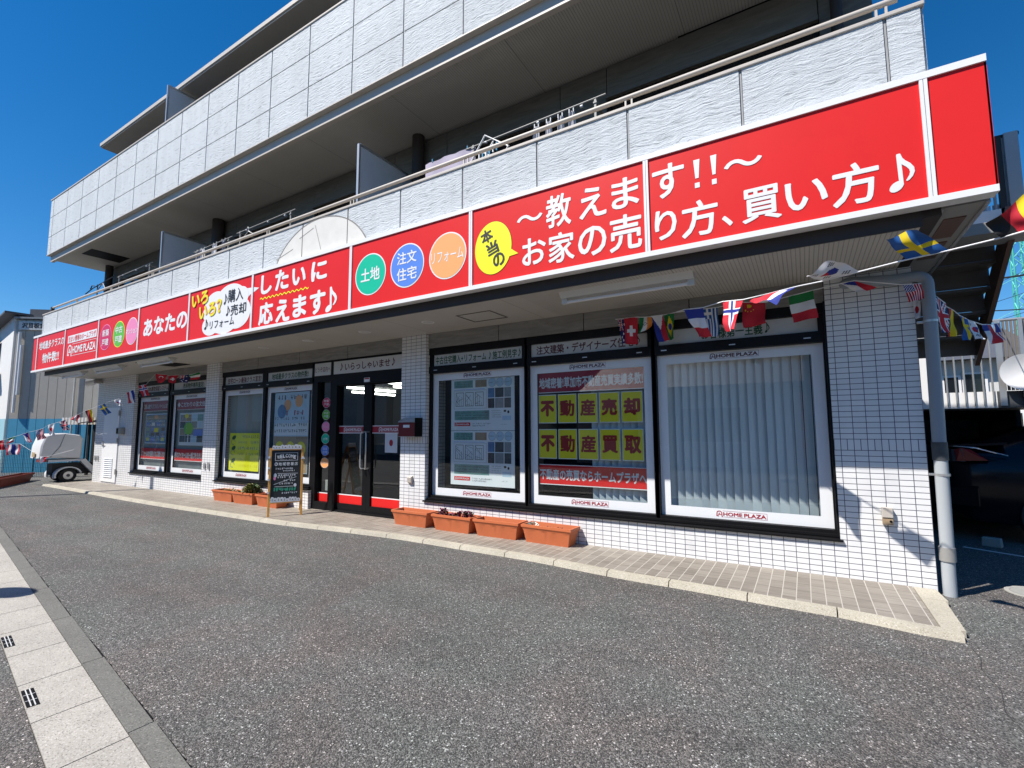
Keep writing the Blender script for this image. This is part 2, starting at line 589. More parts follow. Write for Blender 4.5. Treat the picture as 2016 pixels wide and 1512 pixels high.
def glyphs(body, bold):
    k = (body, bold)
    if k in GL:
        return GL[k]
    if body == '♪':
        GL[k] = note_glyph()
        return GL[k]
    if '♪' in body:
        tv, tf, x = [], [], 0
        for ch in body:
            if ch == ' ':
                x += .3; continue
            v, f = glyphs(ch, bold)
            a0 = len(tv); off = .2 if ch == '♪' else 0
            tv += [(q[0] + x + off, q[1] * (1 if ch != '♪' else .95), q[2]) for q in v]
            tf += [tuple(i + a0 for i in g) for g in f]
            x += .62 if ch in '+!%0123456789' else 1.0
        GL[k] = (tv, tf)
        return GL[k]
    cu = bpy.data.curves.new('lettering', 'FONT')
    cu.body = body; cu.offset = bold; cu.resolution_u = 3
    o = bpy.data.objects.new('lettering', cu)
    C.objects.link(o)
    dg = bpy.context.evaluated_depsgraph_get()
    dg.update()
    me = bpy.data.meshes.new_from_object(o.evaluated_get(dg))
    tv = [tuple(v.co) for v in me.vertices]
    tf = [tuple(p.vertices) for p in me.polygons]
    # faces must look towards -y after (x, y) -> (x, z): keep the winding
    bpy.data.objects.remove(o)
    bpy.data.meshes.remove(me)
    bpy.data.curves.remove(cu)
    GL[k] = (tv, tf)
    return GL[k]

def tag(o, label, cat, group=None):
    o['label'] = label; o['category'] = cat
    if group:
        o['group'] = group
    return o
def thing(name, label, cat, loc=(0, 0, 0), rz=0, group=None):
    o = bpy.data.objects.new(name, None)
    o.empty_display_size = .1
    C.objects.link(o)
    o.location = loc; o.rotation_euler = (0, 0, rz)
    return tag(o, label, cat, group)
def structure(o):
    o['kind'] = 'structure'
    return o
def dup(root, loc, rz=None, label=None):
    r = root.copy(); C.objects.link(r); r.location = loc
    if rz is not None:
        r.rotation_euler = (0, 0, rz)
    if label:
        r['label'] = label
    for ch in list(root.children):
        c = ch.copy(); C.objects.link(c); c.parent = r
        for g in list(ch.children):
            d = g.copy(); C.objects.link(d); d.parent = c
    return r

# ------------------------------------------------------------------ ground
G = -0.04
b = MB(); b.quad([(-300, -300, G), (300, -300, G), (300, 300, G), (-300, 300, G)], 'asphalt')
structure(b.build('ground'))

KERB = [(-0.06, -1.10), (-0.85, -0.996), (-2.07, -0.932), (-3.67, -0.81), (-5.17, -0.777), (-8.03, -0.978), (-11.26, -1.017), (-17.33, -0.917)]
def kerb_y(x):
    k = sorted(KERB)
    for (xa, ya), (xb, yb) in zip(k, k[1:]):
        if x <= xb:
            t = max(0, (x - xa) / (xb - xa)); t = t * t * (3 - 2 * t)
            return ya + (yb - ya) * t
    return k[-1][1]
b = MB()
xs = [-17.5 + i * .4 for i in range(44)] + [-.17]
for xa, xb in zip(xs, xs[1:]):
    ya, yb = kerb_y(xa) + .10, kerb_y(xb) + .10
    v = [(xa, ya, G), (xb, yb, G), (xb, .5, G), (xa, .5, G)]
    b.hexa(v, [(p[0], p[1], 0.0) for p in v], 'paving_tile')
structure(b.build('pavement'))
b = MB()
x = -17.5
rk = random.Random(3)
while x < -.1:
    xe = min(x + .598 + rk.uniform(-.03, .03), -.06)
    if xe > -.35:
        xe = -.06
    n = 3
    for i in range(n):
        xa, xb = x + (xe - .008 - x) * i / n, x + (xe - .008 - x) * (i + 1) / n
        ya, yb = kerb_y(xa), kerb_y(xb)
        v = [(xa, ya, G - .01), (xb, yb, G - .01), (xb, yb + .098, G - .01), (xa, ya + .098, G - .01)]
        t = [(xa, ya + .02, .004), (xb, yb + .02, .004), (xb, yb + .098, .006), (xa, ya + .098, .006)]
        b.hexa(v, t, 'kerb_stone')
    x = xe + .001
# edging at the right end of the pavement
for ya, yb in ((-1.0, -.34), (-.335, -.03)):
    v = [(-.166, ya, G), (-.062 + (.06 if yb > -.1 else .02), ya, G), (-.02, yb, G), (-.166, yb, G)]
    b.hexa(v, [(p[0], p[1], .006) for p in v], 'kerb_stone')
structure(b.build('kerb'))
mat('seam', (.045, .043, .042), .9)
# the older asphalt patch seam by the right corner
b = MB()
pts = [(-.06, -1.16), (-.05, -1.32), (-.09, -1.5), (-.07, -1.75), (-.12, -2.0), (-.10, -2.17), (-.13, -2.6)]
for (xa, ya), (xb, yb) in zip(pts, pts[1:]):
    b.quad([(xa, ya, G + .004), (xb, yb, G + .004), (xb + .0035, yb, G + .004), (xa + .0035, ya, G + .004)], 'seam')
structure(b.build('asphalt_seam'))
# street gutter slabs
b = MB()
def gy(x):
    return -3.479 - .1475 * (x + 8.83)            # line between slabs and the narrow kerb
for i in range(-14, 26):
    xa = -3.53 - .51 * i; xb = xa - .503
    if xb < -14:
        break
    for s0, s1, m, h in ((.002, .105, 'gutter_stone', .012), ):
        pass
    v = [(xb, gy(xb) - .272, G), (xa, gy(xa) - .272, G), (xa, gy(xa) - .003, G), (xb, gy(xb) - .003, G)]
    b.hexa(v, [(p[0], p[1], G + .012) for p in v], 'granite')
structure(b.build('sidewalk'))
b = MB()
for i in range(-6, 12):
    xa = -2.55 - 1.01 * i; xb = xa - 1.004
    if xb < -15:
        break
    y2 = .125 - .045 * 0
    v = [(xb, gy(xb), G), (xa, gy(xa), G), (xa, gy(xa) + .098, G), (xb, gy(xb) + .104, G)]
    b.hexa(v, [(p[0], p[1], G + .014) for p in v], 'gutter_stone')
structure(b.build('gutter_edge'))
b = MB(); rj = random.Random(9); xa = -14.0
while xa < 2:
    xb = xa + rj.uniform(.05, .16); h0 = rj.uniform(.003, .012)
    b.quad([(xa, gy(xa) + .099, G + .0045), (xb, gy(xb) + .099, G + .0045), (xb, gy(xb) + .103 + h0, G + .0045), (xa, gy(xa) + .103 + rj.uniform(.002, .01), G + .0045)], 'black'); xa = xb
structure(b.build('gutter_joint'))
b = MB()
v = [(-40, gy(-40) - .275, G), (12, gy(12) - .275, G), (12, gy(12) - 9, G), (-40, gy(-40) - 9, G)]
b.hexa(v, [(p[0], p[1], G + .006) for p in v], 'asphalt')
structure(b.build('road'))

for k, (gx, yy, lab) in enumerate(((-4.34, -4.385, 'small slotted drain grate in the pale gutter slab nearest the bottom left corner'), (-5.37, -4.235, 'slotted drain grate in a gutter slab further along, cut by the left edge'))):
    t = thing('drain_grate', lab, 'drain grate', (gx, yy, G + .012), R(-8.4), 'drain grates in the gutter slabs')
    b = MB(); b.box(-.12, .12, -.024, .024, -.01, .002, 'black'); b.build('slot', t)
    b = MB()
    for yb in (-.024, -.008, .008, .024):
        b.box(-.118, .118, yb - .0022, yb + .0022, .0, .004, 'header_film') if abs(yb) < .02 else None
    for xb in (-.12, -.04, .04, .12):
        b.box(xb - .002, xb + .002, -.022, .022, .0, .0035, 'header_film') if abs(xb) < .1 else None
    b.build('grille', t)

# ------------------------------------------------------------------ the building
B = thing('commercial_building', 'three storey grey commercial building with white tiled shop front and long clad balconies', 'building')
D = -1.157
b = MB(); b.box(-.65, 0, 0, .45, G, 2.74, 'tile_pillar'); b.build('pillar', B)
b = MB(); b.box(-6.05, -5.565, 0, .45, G, 2.74, 'tile_pillar_two'); b.build('pillar', B)
b = MB(); b.box(-11.66, -11.155, 0, .45, G, 2.74, 'tile_pillar_three'); b.build('pillar', B)
b = MB(); b.box(-17.18, -14.98, 0, .45, G, 2.74, 'tile_pillar_four'); b.build('pillar', B)
b = MB(); b.box(-5.565, -.65, .0, .2, G, .31, 'tile_pillar'); b.build('low_wall', B)
b = MB(); b.box(-11.155, -8.165, 0, .2, G, .31, 'tile_pillar_three'); b.build('low_wall', B)
b = MB(); b.box(-14.98, -11.66, 0, .2, G, .31, 'tile_pillar_four'); b.build('low_wall', B)
# stone lintels over the windows, in slabs with open joints
for xa, xb in ((-5.565, -.65), (-11.155, -6.05), (-14.98, -11.66)):
    b = MB(); b.box(xa + .002, xb - .002, .07, .3, 2.50, 2.74, 'black')
    n = max(2, round((xb - xa) / 1.25)); wd = (xb - xa) / n
    for i in range(n):
        b.box(xa + wd * i + .006, xa + wd * (i + 1) - .006, .045, .07, 2.525, 2.738, 'stone')
    b.build('lintel', B)
# canopy soffit
b = MB(); b.box(-17.42, -.1, -1.03, .6, 2.74, 2.80, 'soffit'); b.build('canopy_soffit', B)
b = MB(); b.box(-17.43, -.09, -1.05, -1.031, 2.739, 2.86, 'dark_brown'); b.build('soffit_edge', B)
# side return of the canopy
b = MB(); b.box(.02, .27, -1.03, 1.0, 2.845, 2.90, 'grey_box'); b.box(-.09, .02, -1.03, 1.0, 2.80, 2.86, 'dark_brown')
b.box(.075, .20, -.80, -.36, 2.838, 2.846, 'brown'); b.box(.075, .20, -.25, .2, 2.838, 2.846, 'brown')
b.box(.018, .034, -1.03, 1.0, 2.835, 2.846, 'aluminium'); b.box(.25, .272, -1.03, 1.0, 2.833, 2.846, 'aluminium')
b.build('canopy_return', B)
b = MB(); b.box(-17.4, -.02, .3, 1.0, 2.80, 3.0, 'concrete'); b.box(-17.4, -1.9, 1.0, 9, 2.80, 3.0, 'concrete'); b.box(-17.65, -.02, -.98, .3, 2.86, 3.0, 'concrete'); b.build('floor_slab', B)
# shop interior
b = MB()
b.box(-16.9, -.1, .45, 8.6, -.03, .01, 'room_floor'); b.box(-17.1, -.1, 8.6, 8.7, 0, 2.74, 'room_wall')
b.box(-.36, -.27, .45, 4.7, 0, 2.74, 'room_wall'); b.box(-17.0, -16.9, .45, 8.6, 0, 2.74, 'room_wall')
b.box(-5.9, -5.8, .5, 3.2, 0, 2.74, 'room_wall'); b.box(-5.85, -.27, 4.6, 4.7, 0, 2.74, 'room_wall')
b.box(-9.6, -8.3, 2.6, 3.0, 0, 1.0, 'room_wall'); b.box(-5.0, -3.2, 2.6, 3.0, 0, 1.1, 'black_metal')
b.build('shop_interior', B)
b = MB(); b.box(-17, -.1, .6, 8.6, 2.70, 2.738, 'room_wall'); b.build('shop_ceiling', B)
for xx, yy in ((-12.75, 5.6), (-14.05, 6.9), (-10.6, 4.8), (-11.4, 6.2)):
    b = MB(); b.box(xx - .03, xx + .03, yy - 1.0, yy + 1.0, 2.60, 2.66, 'tube_light'); b.build('ceiling_lamp', B)
b = MB()
b.box(-.25, -.01, .45, 4.75, G, 2.79, 'stone'); b.box(-2.15, -1.9, .36, 9, 2.9, 8.6, 'stone'); b.box(-17.17, -16.9, .45, 9, G, 8.6, 'stone'); b.box(-17.15, -1.92, 9, 9.2, G, 8.6, 'stone')
b.build('side_wall', B)

JX = [-.215 - .9675 * k for k in range(19)]
def clad(name, x0, x1, rows, yf, back, cap):
    b = MB()
    b.box(x0 + .004, x1 - .004, yf + .016, yf + .14, back[0], back[1], 'shadow_gap')
    js = sorted([x0 - .006] + [j for j in JX if x0 < j < x1] + [x1 + .006])
    for a, c in zip(js, js[1:]):
        for z0, z1 in rows:
            b.box(a + .012, c - .012, yf, yf + .02, z0, z1, 'split_face')
    for j in js[1:-1]:
        b.box(j - .0075, j + .0075, yf + .009, yf + .0165, rows[0][0], rows[-1][1], 'sealant')
    # ends
    for z0, z1 in rows:
        b.box(x1 - .002, x1 + .012, yf + .022, yf + 1.1, z0, z1, 'split_face')
        b.box(x0 - .012, x0 + .002, yf + .022, yf + 1.1, z0, z1, 'split_face')
    o = b.build(name, B)
    c = MB(); c.box(x0 - .02, x1 + .02, yf - .014, yf + .16, cap[0], cap[1], 'coping'); c.build('coping', o, bevel=.006)
    return o
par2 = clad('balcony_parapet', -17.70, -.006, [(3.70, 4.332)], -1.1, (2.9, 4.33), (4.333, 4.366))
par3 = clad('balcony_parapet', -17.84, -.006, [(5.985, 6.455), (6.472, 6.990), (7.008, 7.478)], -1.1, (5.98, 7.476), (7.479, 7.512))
b = MB(); b.box(-17.80, 0, -1.03, -.96, 5.81, 5.962, 'coping'); b.box(-17.85, .002, -1.108, -.96, 5.962, 5.979, 'coping'); b.build('drip_edge', par3)
# weathered circle left by a removed sign
b = MB()
cx, cz, rr = -6.62, 3.55, .80
pts = [(cx + 1.06 * math.cos(t), max(3.60, 3.48 + .845 * math.sin(t))) for t in [math.pi * i / 40 for i in range(41)]]
b.prism([(p[0], p[1]) for p in pts], -1.1055, -1.1025, 'patch')
ln = [p for p in pts if p[1] > 3.62]
b.line(ln, .016, -1.107, 'stain_line')
b.line([(-6.70, 4.24), (-6.56, 3.86)], .008, -1.107, 'stain_line')
b.line([(-6.74, 4.21), (-7.05, 4.12)], .010, -1.107, 'stain_line')
b.line([(-7.2, 3.99), (-7.6, 3.90)], .010, -1.107, 'stain_line')
for j in JX:
    if -7.6 < j < -5.7:
        b.box(j - .007, j + .007, -1.1075, -1.104, 3.7, 4.30, 'dark_stone')
b.build('sign_trace', par2)
# handrail
b = MB()
b.cyl((-17.32, -1.03, 4.50), (-.12, -1.03, 4.50), .023, 'coping', 10)
b.cyl((-17.32, -1.03, 4.405), (-.12, -1.03, 4.405), .010, 'coping', 6)
b.box(-17.36, -17.28, -1.06, -1.0, 4.36, 4.52, 'dark_brown')
for k in range(9):
    xx = -.22 - 1.935 * k
    for s in (-.03, .03):
        b.box(xx + s - .008, xx + s + .008, -1.038, -1.022, 4.36, 4.49, 'coping')
b.build('handrail', B, smooth=40)
# second floor: soffit of the balcony above, stone wall, dark windows
b = MB(); b.box(-17.8, 0, -.96, .12, 5.87, 5.95, 'upper_soffit'); b.box(-17.8, -1.9, .12, .36, 5.872, 5.95, 'upper_soffit'); b.box(-17.78, -1.9, .36, 9, 5.87, 6.0, 'concrete'); b.build('balcony_soffit', B)
b = MB(); b.box(-16.52, -15.88, -.78, .02, 5.862, 5.871, 'black'); b.build('soffit_hatch', B)
WIN = [(-2.77, -.54), (-5.31, -3.41), (-8.43, -6.40), (-11.03, -9.14), (-14.25, -12.3), (-16.85, -15.1)]
b = MB()
b.box(-17.17, -.1, .16, .34, 2.9, 5.868, 'black'); b.box(-1.9, -.1, .121, .2, 5.868, 5.95, 'black')
edges = [-17.17] + [e for wq in sorted(WIN) for e in wq] + [-.1]
for a, c in zip(edges[0::2], edges[1::2]):
    n = max(1, round((c - a) / .62)); wd = (c - a) / n
    for i in range(n):
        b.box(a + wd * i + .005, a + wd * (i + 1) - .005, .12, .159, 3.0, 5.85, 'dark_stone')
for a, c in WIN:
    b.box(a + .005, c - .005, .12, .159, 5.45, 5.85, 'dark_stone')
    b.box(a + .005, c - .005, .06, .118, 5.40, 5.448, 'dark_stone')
b.build('upper_wall', B)
for a, c in WIN:
    b = MB(); b.box(a + .02, c - .02, .135, .158, 3.1, 5.40, 'dark_glass')
    b.box((a + c) / 2 - .03, (a + c) / 2 + .03, .12, .134, 3.1, 5.40, 'black_metal'); b.box(a + .01, a + .05, .11, .134, 3.1, 5.40, 'black_metal'); b.box(c - .05, c - .01, .11, .134, 3.1, 5.40, 'black_metal')
    b.build('balcony_window', B)
for xx, ww in ((-5.78, .095), (-11.51, .12), (-17.08, .09), (-.40, .05)):
    b = MB(); b.cyl((xx, 0, 3.0), (xx, 0, 5.87), ww, 'dark_brown', 14); b.build('drain_pipe', B, smooth=40)
for xx, z0, z1 in ((-6.02, 3.0, 5.33), (-11.74, 3.0, 5.33), (-11.92, 6.1, 8.55), (-5.9, 6.1, 8.55)):
    b = MB(); b.box(xx - .008, xx + .008, -.93, .10, z0, z1 - .02, 'panel_grey'); o = b.build('partition', B)
    f = MB(); f.box(xx - .02, xx + .02, -.96, -.931, z0, z1, 'aluminium'); f.box(xx - .02, xx + .02, -.931, .11, z1 - .02, z1 + .012, 'aluminium'); f.build('partition_frame', o)
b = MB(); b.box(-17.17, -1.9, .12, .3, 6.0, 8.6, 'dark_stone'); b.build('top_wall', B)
b = MB(); b.box(-16.15, -1.7, -.70, 9.2, 8.69, 8.77, 'coping'); b.box(-16.13, -1.72, -.68, 9.2, 8.655, 8.69, 'grey_box'); b.build('roof', B)

# white steel service door in the left tile wall
b = MB(); b.box(-16.62, -15.72, -.022, -.002, .04, 1.93, 'white'); dr = b.build('service_door', B, bevel=.004)
b = MB()
for i in range(10):
    z = .16 + i * .05
    b.hexa([(-16.42, -.030, z), (-15.92, -.030, z), (-15.92, -.023, z + .006), (-16.42, -.023, z + .006)], [(-16.42, -.040, z + .004), (-15.92, -.040, z + .004), (-15.92, -.023, z + .034), (-16.42, -.023, z + .034)], 'panel_grey')
b.build('louvre', dr)
b = MB(); b.box(-16.58, -16.54, -.05, -.022, .93, 1.07, 'aluminium'); b.cyl((-16.56, -.06, 1.0), (-16.45, -.06, 1.0), .01, 'aluminium', 8); b.build('handle', dr)
for z in (.25, 1.02, 1.72):
    b = MB(); b.box(-15.735, -15.69, -.04, -.022, z, z + .13, 'grey_box'); b.build('hinge', dr)

# ---- shop windows
def logo(b, x0, x1, z0, z1, y, m, line=True):
    """arched house mark, the name, and a fine open frame"""
    h = z1 - z0; wi = min(h * 1.05, (x1 - x0) * .2)
    cx = x0 + wi / 2
    t = h * .13
    b.ring(cx, z0 + h * .62, wi * .36, h * .30, t, y, m, 16, 0, math.pi)
    b.line([(cx + wi * .36, z0 + h * .62), (cx + wi * .40, z0)], t * 1.2, y, m)
    b.line([(cx - wi * .36, z0 + h * .62), (cx - wi * .40, z0 + h * .12), (cx - wi * .14, z0 + h * .10)], t * 1.1, y, m)
    b.line([(cx - wi * .14, z0 + h * .3), (cx, z0 + h * .62), (cx + wi * .13, z0 + h * .3)], t * .7, y, m)
    b.line([(cx - wi * .2, z0 + h * .30), (cx + wi * .36, z0 + h * .36)], t * .6, y, m)
    b.text('HOME', x0 + wi * 1.08, x0 + wi * 1.08 + (x1 - x0 - wi * 1.15) * .45, z0 + h * .16, z1 - h * .2, y, m, .03)
    b.text('PLAZA', x0 + wi * 1.08 + (x1 - x0 - wi * 1.15) * .49, x1 - h * .12, z0 + h * .16, z1 - h * .2, y, m, .03)
    if line:
        b.line([(x0 + wi * 1.0, z1), (x1, z1), (x1, z0), (x0 + wi * 1.0, z0)], h * .035, y, m)

def shop_window(x0, x1, header, hm, hx, blinds=None, slat_m='slat'):
    """x0..x1 outer edges of the white border film"""
    b = MB()
    t = MB()
    # frame: top bar, transom bar, sill rail
    b.box(x0 - .045, x1 + .045, .06, .18, 2.425, 2.522, 'black_metal')
    b.box(x0 - .045, x1 + .045, .06, .18, 2.150, 2.255, 'black_metal')
    b.box(x0 - .045, x1 + .045, .07, .18, .345, .398, 'black_metal')
    b.box(x0 - .045, x0 + .002, .075, .18, .398, 2.15, 'black_metal'); b.box(x1 - .002, x1 + .045, .075, .18, .398, 2.15, 'black_metal')
    b.box(x0 - .045, x0 + .035, .075, .18, 2.255, 2.425, 'black_metal'); b.box(x1 - .035, x1 + .045, .075, .18, 2.255, 2.425, 'black_metal')
    wdw = b.build('window', B)
    p = MB(); p.rect(x0, x1, .398, 2.15, .134, 'glass'); p.build('pane', wdw)
    f = MB(); f.frame(x0 + .002, x1 - .002, .40, 2.148, .10, .129, 'white_film', .105)
    cx = (x0 + x1) / 2
    logo(f, cx - .235 * (1.0 if x1 - x0 > 1.45 else .8), cx + .235 * (1.0 if x1 - x0 > 1.45 else .8), 2.068, 2.128, .1275, 'maroon_ink')
    logo(f, cx - .235 * (1.0 if x1 - x0 > 1.45 else .8), cx + .235 * (1.0 if x1 - x0 > 1.45 else .8), .425, .485, .1275, 'dark_red')
    f.build('border_film', wdw)
    h = MB(); h.box(x0 + .035, x1 - .035, .10, .128, 2.258, 2.422, 'header_film')
    tx0, tx1 = x0 + .035 + hx[0] * (x1 - x0 - .07), x0 + .035 + hx[1] * (x1 - x0 - .07)
    h.text(header, tx0, tx1, 2.283, 2.398, .0985, hm, .018)
    for q in (.06, .5, .92):
        h.box(x0 + (x1 - x0) * q - .03, x0 + (x1 - x0) * q + .03, .056, .06, 2.19, 2.20, 'aluminium')
    h.build('header_panel', wdw)
    if blinds:
        s = MB()
        xx = blinds[0]; i = 0
        rs = random.Random(int(-x0 * 100))
        while xx < blinds[1]:
            yb = .225 + rs.uniform(-.004, .004); a = R(33 + rs.uniform(-5, 5))
            dx, dy = .046 * math.cos(a), .046 * math.sin(a)
            zb = .42
            s.hexa([(xx - dx, yb - dy, zb), (xx + dx, yb + dy, zb), (xx + dx, yb + dy + .002, zb), (xx - dx, yb - dy + .002, zb)], [(xx - dx, yb - dy, 2.3), (xx + dx, yb + dy, 2.3), (xx + dx, yb + dy + .002, 2.3), (xx - dx, yb - dy + .002, 2.3)], slat_m)
            xx += .0815; i += 1
        s.build('blind', wdw)
    return wdw
shop_window(-2.2615, -.682, 'お客様第一主義♪', 'green_ink', (.30, .73), (-2.14, -.74))
shop_window(-3.898, -2.314, '注文建築・デザイナーズ住宅♪', 'maroon_ink', (.05, .94), (-3.05, -2.36))
shop_window(-5.533, -3.958, '中古住宅購入+リフォーム ♪施工例見学♪', 'green_ink', (.02, .98))
shop_window(-9.646, -8.235, '地域最多クラスの物件数!', 'green_ink', (.09, .90))
shop_window(-11.13, -9.724, '住宅ローン最強クラス宣言!', 'maroon_ink', (.06, .95), (-11.0, -9.8), 'grey_slat')
shop_window(-13.29, -11.70, '売却物件無料査定!', 'green_ink', (.27, .86), (-13.2, -11.8), 'grey_slat')
shop_window(-14.955, -13.448, '100%買取保証システム!', 'maroon_ink', (.24, .98), (-14.85, -13.5), 'grey_slat')
for xa, xb in ((-5.58, -.63), (-11.16, -8.17), (-15.0, -11.66)):
    b = MB()
    b.hexa([(xa, -.03, .312), (xb, -.03, .312), (xb, .2, .312), (xa, .2, .312)], [(xa, -.03, .330), (xb, -.03, .330), (xb, .2, .352), (xa, .2, .352)], 'black_metal')
    b.box(xa + .03, xb - .03, .03, .19, .342, .366, 'black_metal')
    b.build('window_sill', B)
b = MB(); b.box(-.668, -.6505, .003, .2, .35, 2.522, 'black_metal'); b.build('jamb', B)
# narrow side light with round stickers
b = MB()
b.box(-8.235, -8.085, .06, .2, 0, 2.522, 'black_metal'); b.box(-7.745, -7.58, .06, .2, 0, 2.522, 'black_metal')
b.box(-8.085, -7.745, .06, .2, 2.49, 2.522, 'black_metal'); b.box(-8.085, -7.745, .06, .2, 2.16, 2.268, 'black_metal'); b.box(-8.085, -7.745, .06, .2, 0, .13, 'black_metal')
sd = b.build('side_light', B)
p = MB(); p.rect(-8.085, -7.745, .13, 2.16, .134, 'door_glass'); p.build('pane', sd)
p = MB(); p.rect(-8.083, -7.747, .132, .262, .126, 'red'); p.rect(-8.083, -7.747, .262, .278, .126, 'white'); p.build('kick_panel', sd)
p = MB(); p.box(-8.165, -7.745, .05, .058, 2.272, 2.486, 'header_film'); p.text('どうぞ店内へ', -8.15, -7.75, 2.33, 2.42, .0485, 'maroon_ink', .006); p.build('header_panel', sd)
ST = [(1.805, 'magenta', ('新築', '戸建')), (1.595, 'leaf_green', ('中古', '戸建')), (1.39, 'pink', ('マンション',)), (1.185, 'teal_green', ('土地',)), (.985, 'sky_blue', ('注文', '住宅')), (.775, 'salmon', ('リフォーム',))]
for z, m, tx in ST:
    p = MB(); cx = -7.925
    p.ell(cx, z, .105, .088, .127, 'white', 32); p.ell(cx, z, .10, .083, .1258, m, 32)
    if len(tx) == 2:
        p.text(tx[0], cx - .062, cx + .062, z + .006, z + .052, .1245, 'white', .012); p.text(tx[1], cx - .062, cx + .062, z - .052, z - .006, .1245, 'white', .012)
    else:
        k = .085 if len(tx[0]) > 2 else .06
        p.text(tx[0], cx - k, cx + k, z - .024, z + .024, .1245, 'white', .012)
    p.build('sticker', sd)
p = MB(); p.box(-7.99, -7.80, .20, .30, .30, .48, 'white'); p.build('paper_bag', sd)
# double entrance door
b = MB()
b.box(-7.58, -6.05, .06, .2, 2.49, 2.522, 'black_metal'); b.box(-7.58, -6.05, .06, .2, 2.08, 2.28, 'black_metal')
dd = b.build('entrance', B)
b = MB(); b.box(-7.578, -6.052, .05, .22, -.01, .028, 'black_metal'); b.build('threshold', dd)
p = MB(); p.box(-7.665, -6.06, .05, .058, 2.272, 2.486, 'header_film'); p.text('♪いらっしゃいませ♪', -7.50, -6.24, 2.315, 2.45, .0485, 'maroon_ink', .018); p.build('header_panel', dd)
for (xa, xb, st, hx) in ((-7.578, -6.875, (-7.576, -6.965), -6.915), (-6.873, -6.06, (-6.785, -6.12), -6.835)):
    b = MB()
    b.box(xa, st[0] + .001, .10, .16, .03, 2.08, 'black_metal'); b.box(st[1], xb, .10, .16, .03, 2.08, 'black_metal')
    b.box(st[0], st[1], .10, .16, .03, .136, 'black_metal'); b.box(st[0], st[1], .10, .16, 2.062, 2.08, 'black_metal')
    dr = b.build('door', dd)
    p = MB(); p.rect(st[0], st[1], .136, 2.062, .134, 'door_glass'); p.build('pane', dr)
    p = MB(); p.rect(st[0], st[1], .136, .268, .126, 'red'); p.rect(st[0], st[1], .268, .284, .126, 'white'); p.build('kick_panel', dr)
    p = MB(); p.rect(st[0], st[1], 1.276, 1.40, .126, 'dark_red'); p.rect(st[0], st[1], 1.388, 1.40, .125, 'white'); p.rect(st[0], st[1], 1.276, 1.288, .125, 'white')
    cx = (st[0] + st[1]) / 2 + .02
    logo(p, cx - .21, cx + .22, 1.300, 1.375, .1235, 'white'); p.build('name_band', dr)
    p = MB(); s = -.09 if hx < -6.87 else .05
    p.tube([(hx, .10, 1.30), (hx, .03, 1.30), (hx + s * .3, .03, 1.28), (hx + s * .3, .03, .74), (hx, .03, .72), (hx, .10, .72)], .012, 'aluminium', 8); p.build('handle', dr, smooth=50)
p = MB(); p.rect(-6.93, -6.80, 2.10, 2.17, .0585, 'white'); p.rect(-6.92, -6.81, 2.145, 2.165, .0575, 'dark_red'); p.build('sticker', dd)
p = MB(); p.rect(-6.50, -6.24, .98, 1.28, .128, 'panel_grey'); p.frame(-6.50, -6.24, .98, 1.28, .01, .1268, 'white'); p.ell(-6.37, 1.13, .04, .05, .1268, 'dark_red', 20); p.build('notice', dd)

# ------------------------------------------------------------------ the long shop sign
S = thing('shop_sign', 'long red illuminated sign band with white lettering along the canopy edge', 'shop sign')
DV = [-18.0, -17.68, -15.80, -13.875, -11.95, -10.018, -8.095, -5.862, -3.920, -1.980, -.045, .28]
b = MB()
b.box(-18.0, .28, -1.172, -1.00, 3.745, 3.795, 'white'); b.box(-18.0, .28, -1.172, -1.06, 2.847, 2.893, 'white')
for x in DV[1:-1]:
    b.box(x - .022, x - .002, -1.170, -1.10, 2.893, 3.745, 'white'); b.box(x + .002, x + .022, -1.170, -1.10, 2.893, 3.745, 'white')
    b.box(x - .002, x + .002, -1.166, -1.10, 2.893, 3.745, 'grey_box')
b.build('frame', S)
b = MB(); b.box(-17.98, .26, -1.13, -1.01, 2.90, 3.74, 'aluminium'); b.build('backing', S)
b = MB(); b.box(-17.99, .27, -1.058, -1.055, 2.852, 2.88, 'grey_box'); b.box(-17.99, .27, -1.145, -1.056, 2.855, 2.885, 'grey_box')
k = 0
xx = -.35
while xx > -17.5:
    b.box(xx - .72, xx, -1.128, -1.072, 2.849, 2.8545, 'brown'); xx -= .9675
b.build('bottom_tray', S)
PAN = []
for i, (a, c) in enumerate(zip(DV, DV[1:])):
    p = MB(); p.box(a + (.022 if i else 0), c - (.022 if i < 10 else 0), D, -1.13, 2.893, 3.745, 'red')
    if i == 10:
        p.box(.27, .282, -1.157, -1.0, 2.893, 3.745, 'red')
    PAN.append(p.build('sign_panel', S))
YL = D - .003
def badge(b, cx, cz, rx, rz, m, rim='white'):
    b.ell(cx, cz, rx, rz, YL, rim, 48); b.ell(cx, cz, rx * .945, rz * .945, YL - .0015, m, 48)
def notes(b, x0, x1, z0, z1, y, m):
    b.text('♪', x0, x1, z0, z1, y, m, .01)
# panel 1: area + stock
b = MB(); b.text('地域最多クラスの', -17.56, -15.87, 3.39, 3.60, YL, 'white', .022); b.text('物件数!!', -17.26, -16.13, 3.03, 3.285, YL, 'white', .025); b.build('lettering', PAN[1])
# panel 2: name box
b = MB(); b.rect(-15.62, -13.975, 3.385, 3.56, YL, 'white'); b.text('住まい情報のホームプラザ', -15.58, -14.02, 3.405, 3.54, YL - .002, 'red', .01); logo(b, -15.61, -13.965, 3.075, 3.345, YL, 'white'); b.build('lettering', PAN[2])
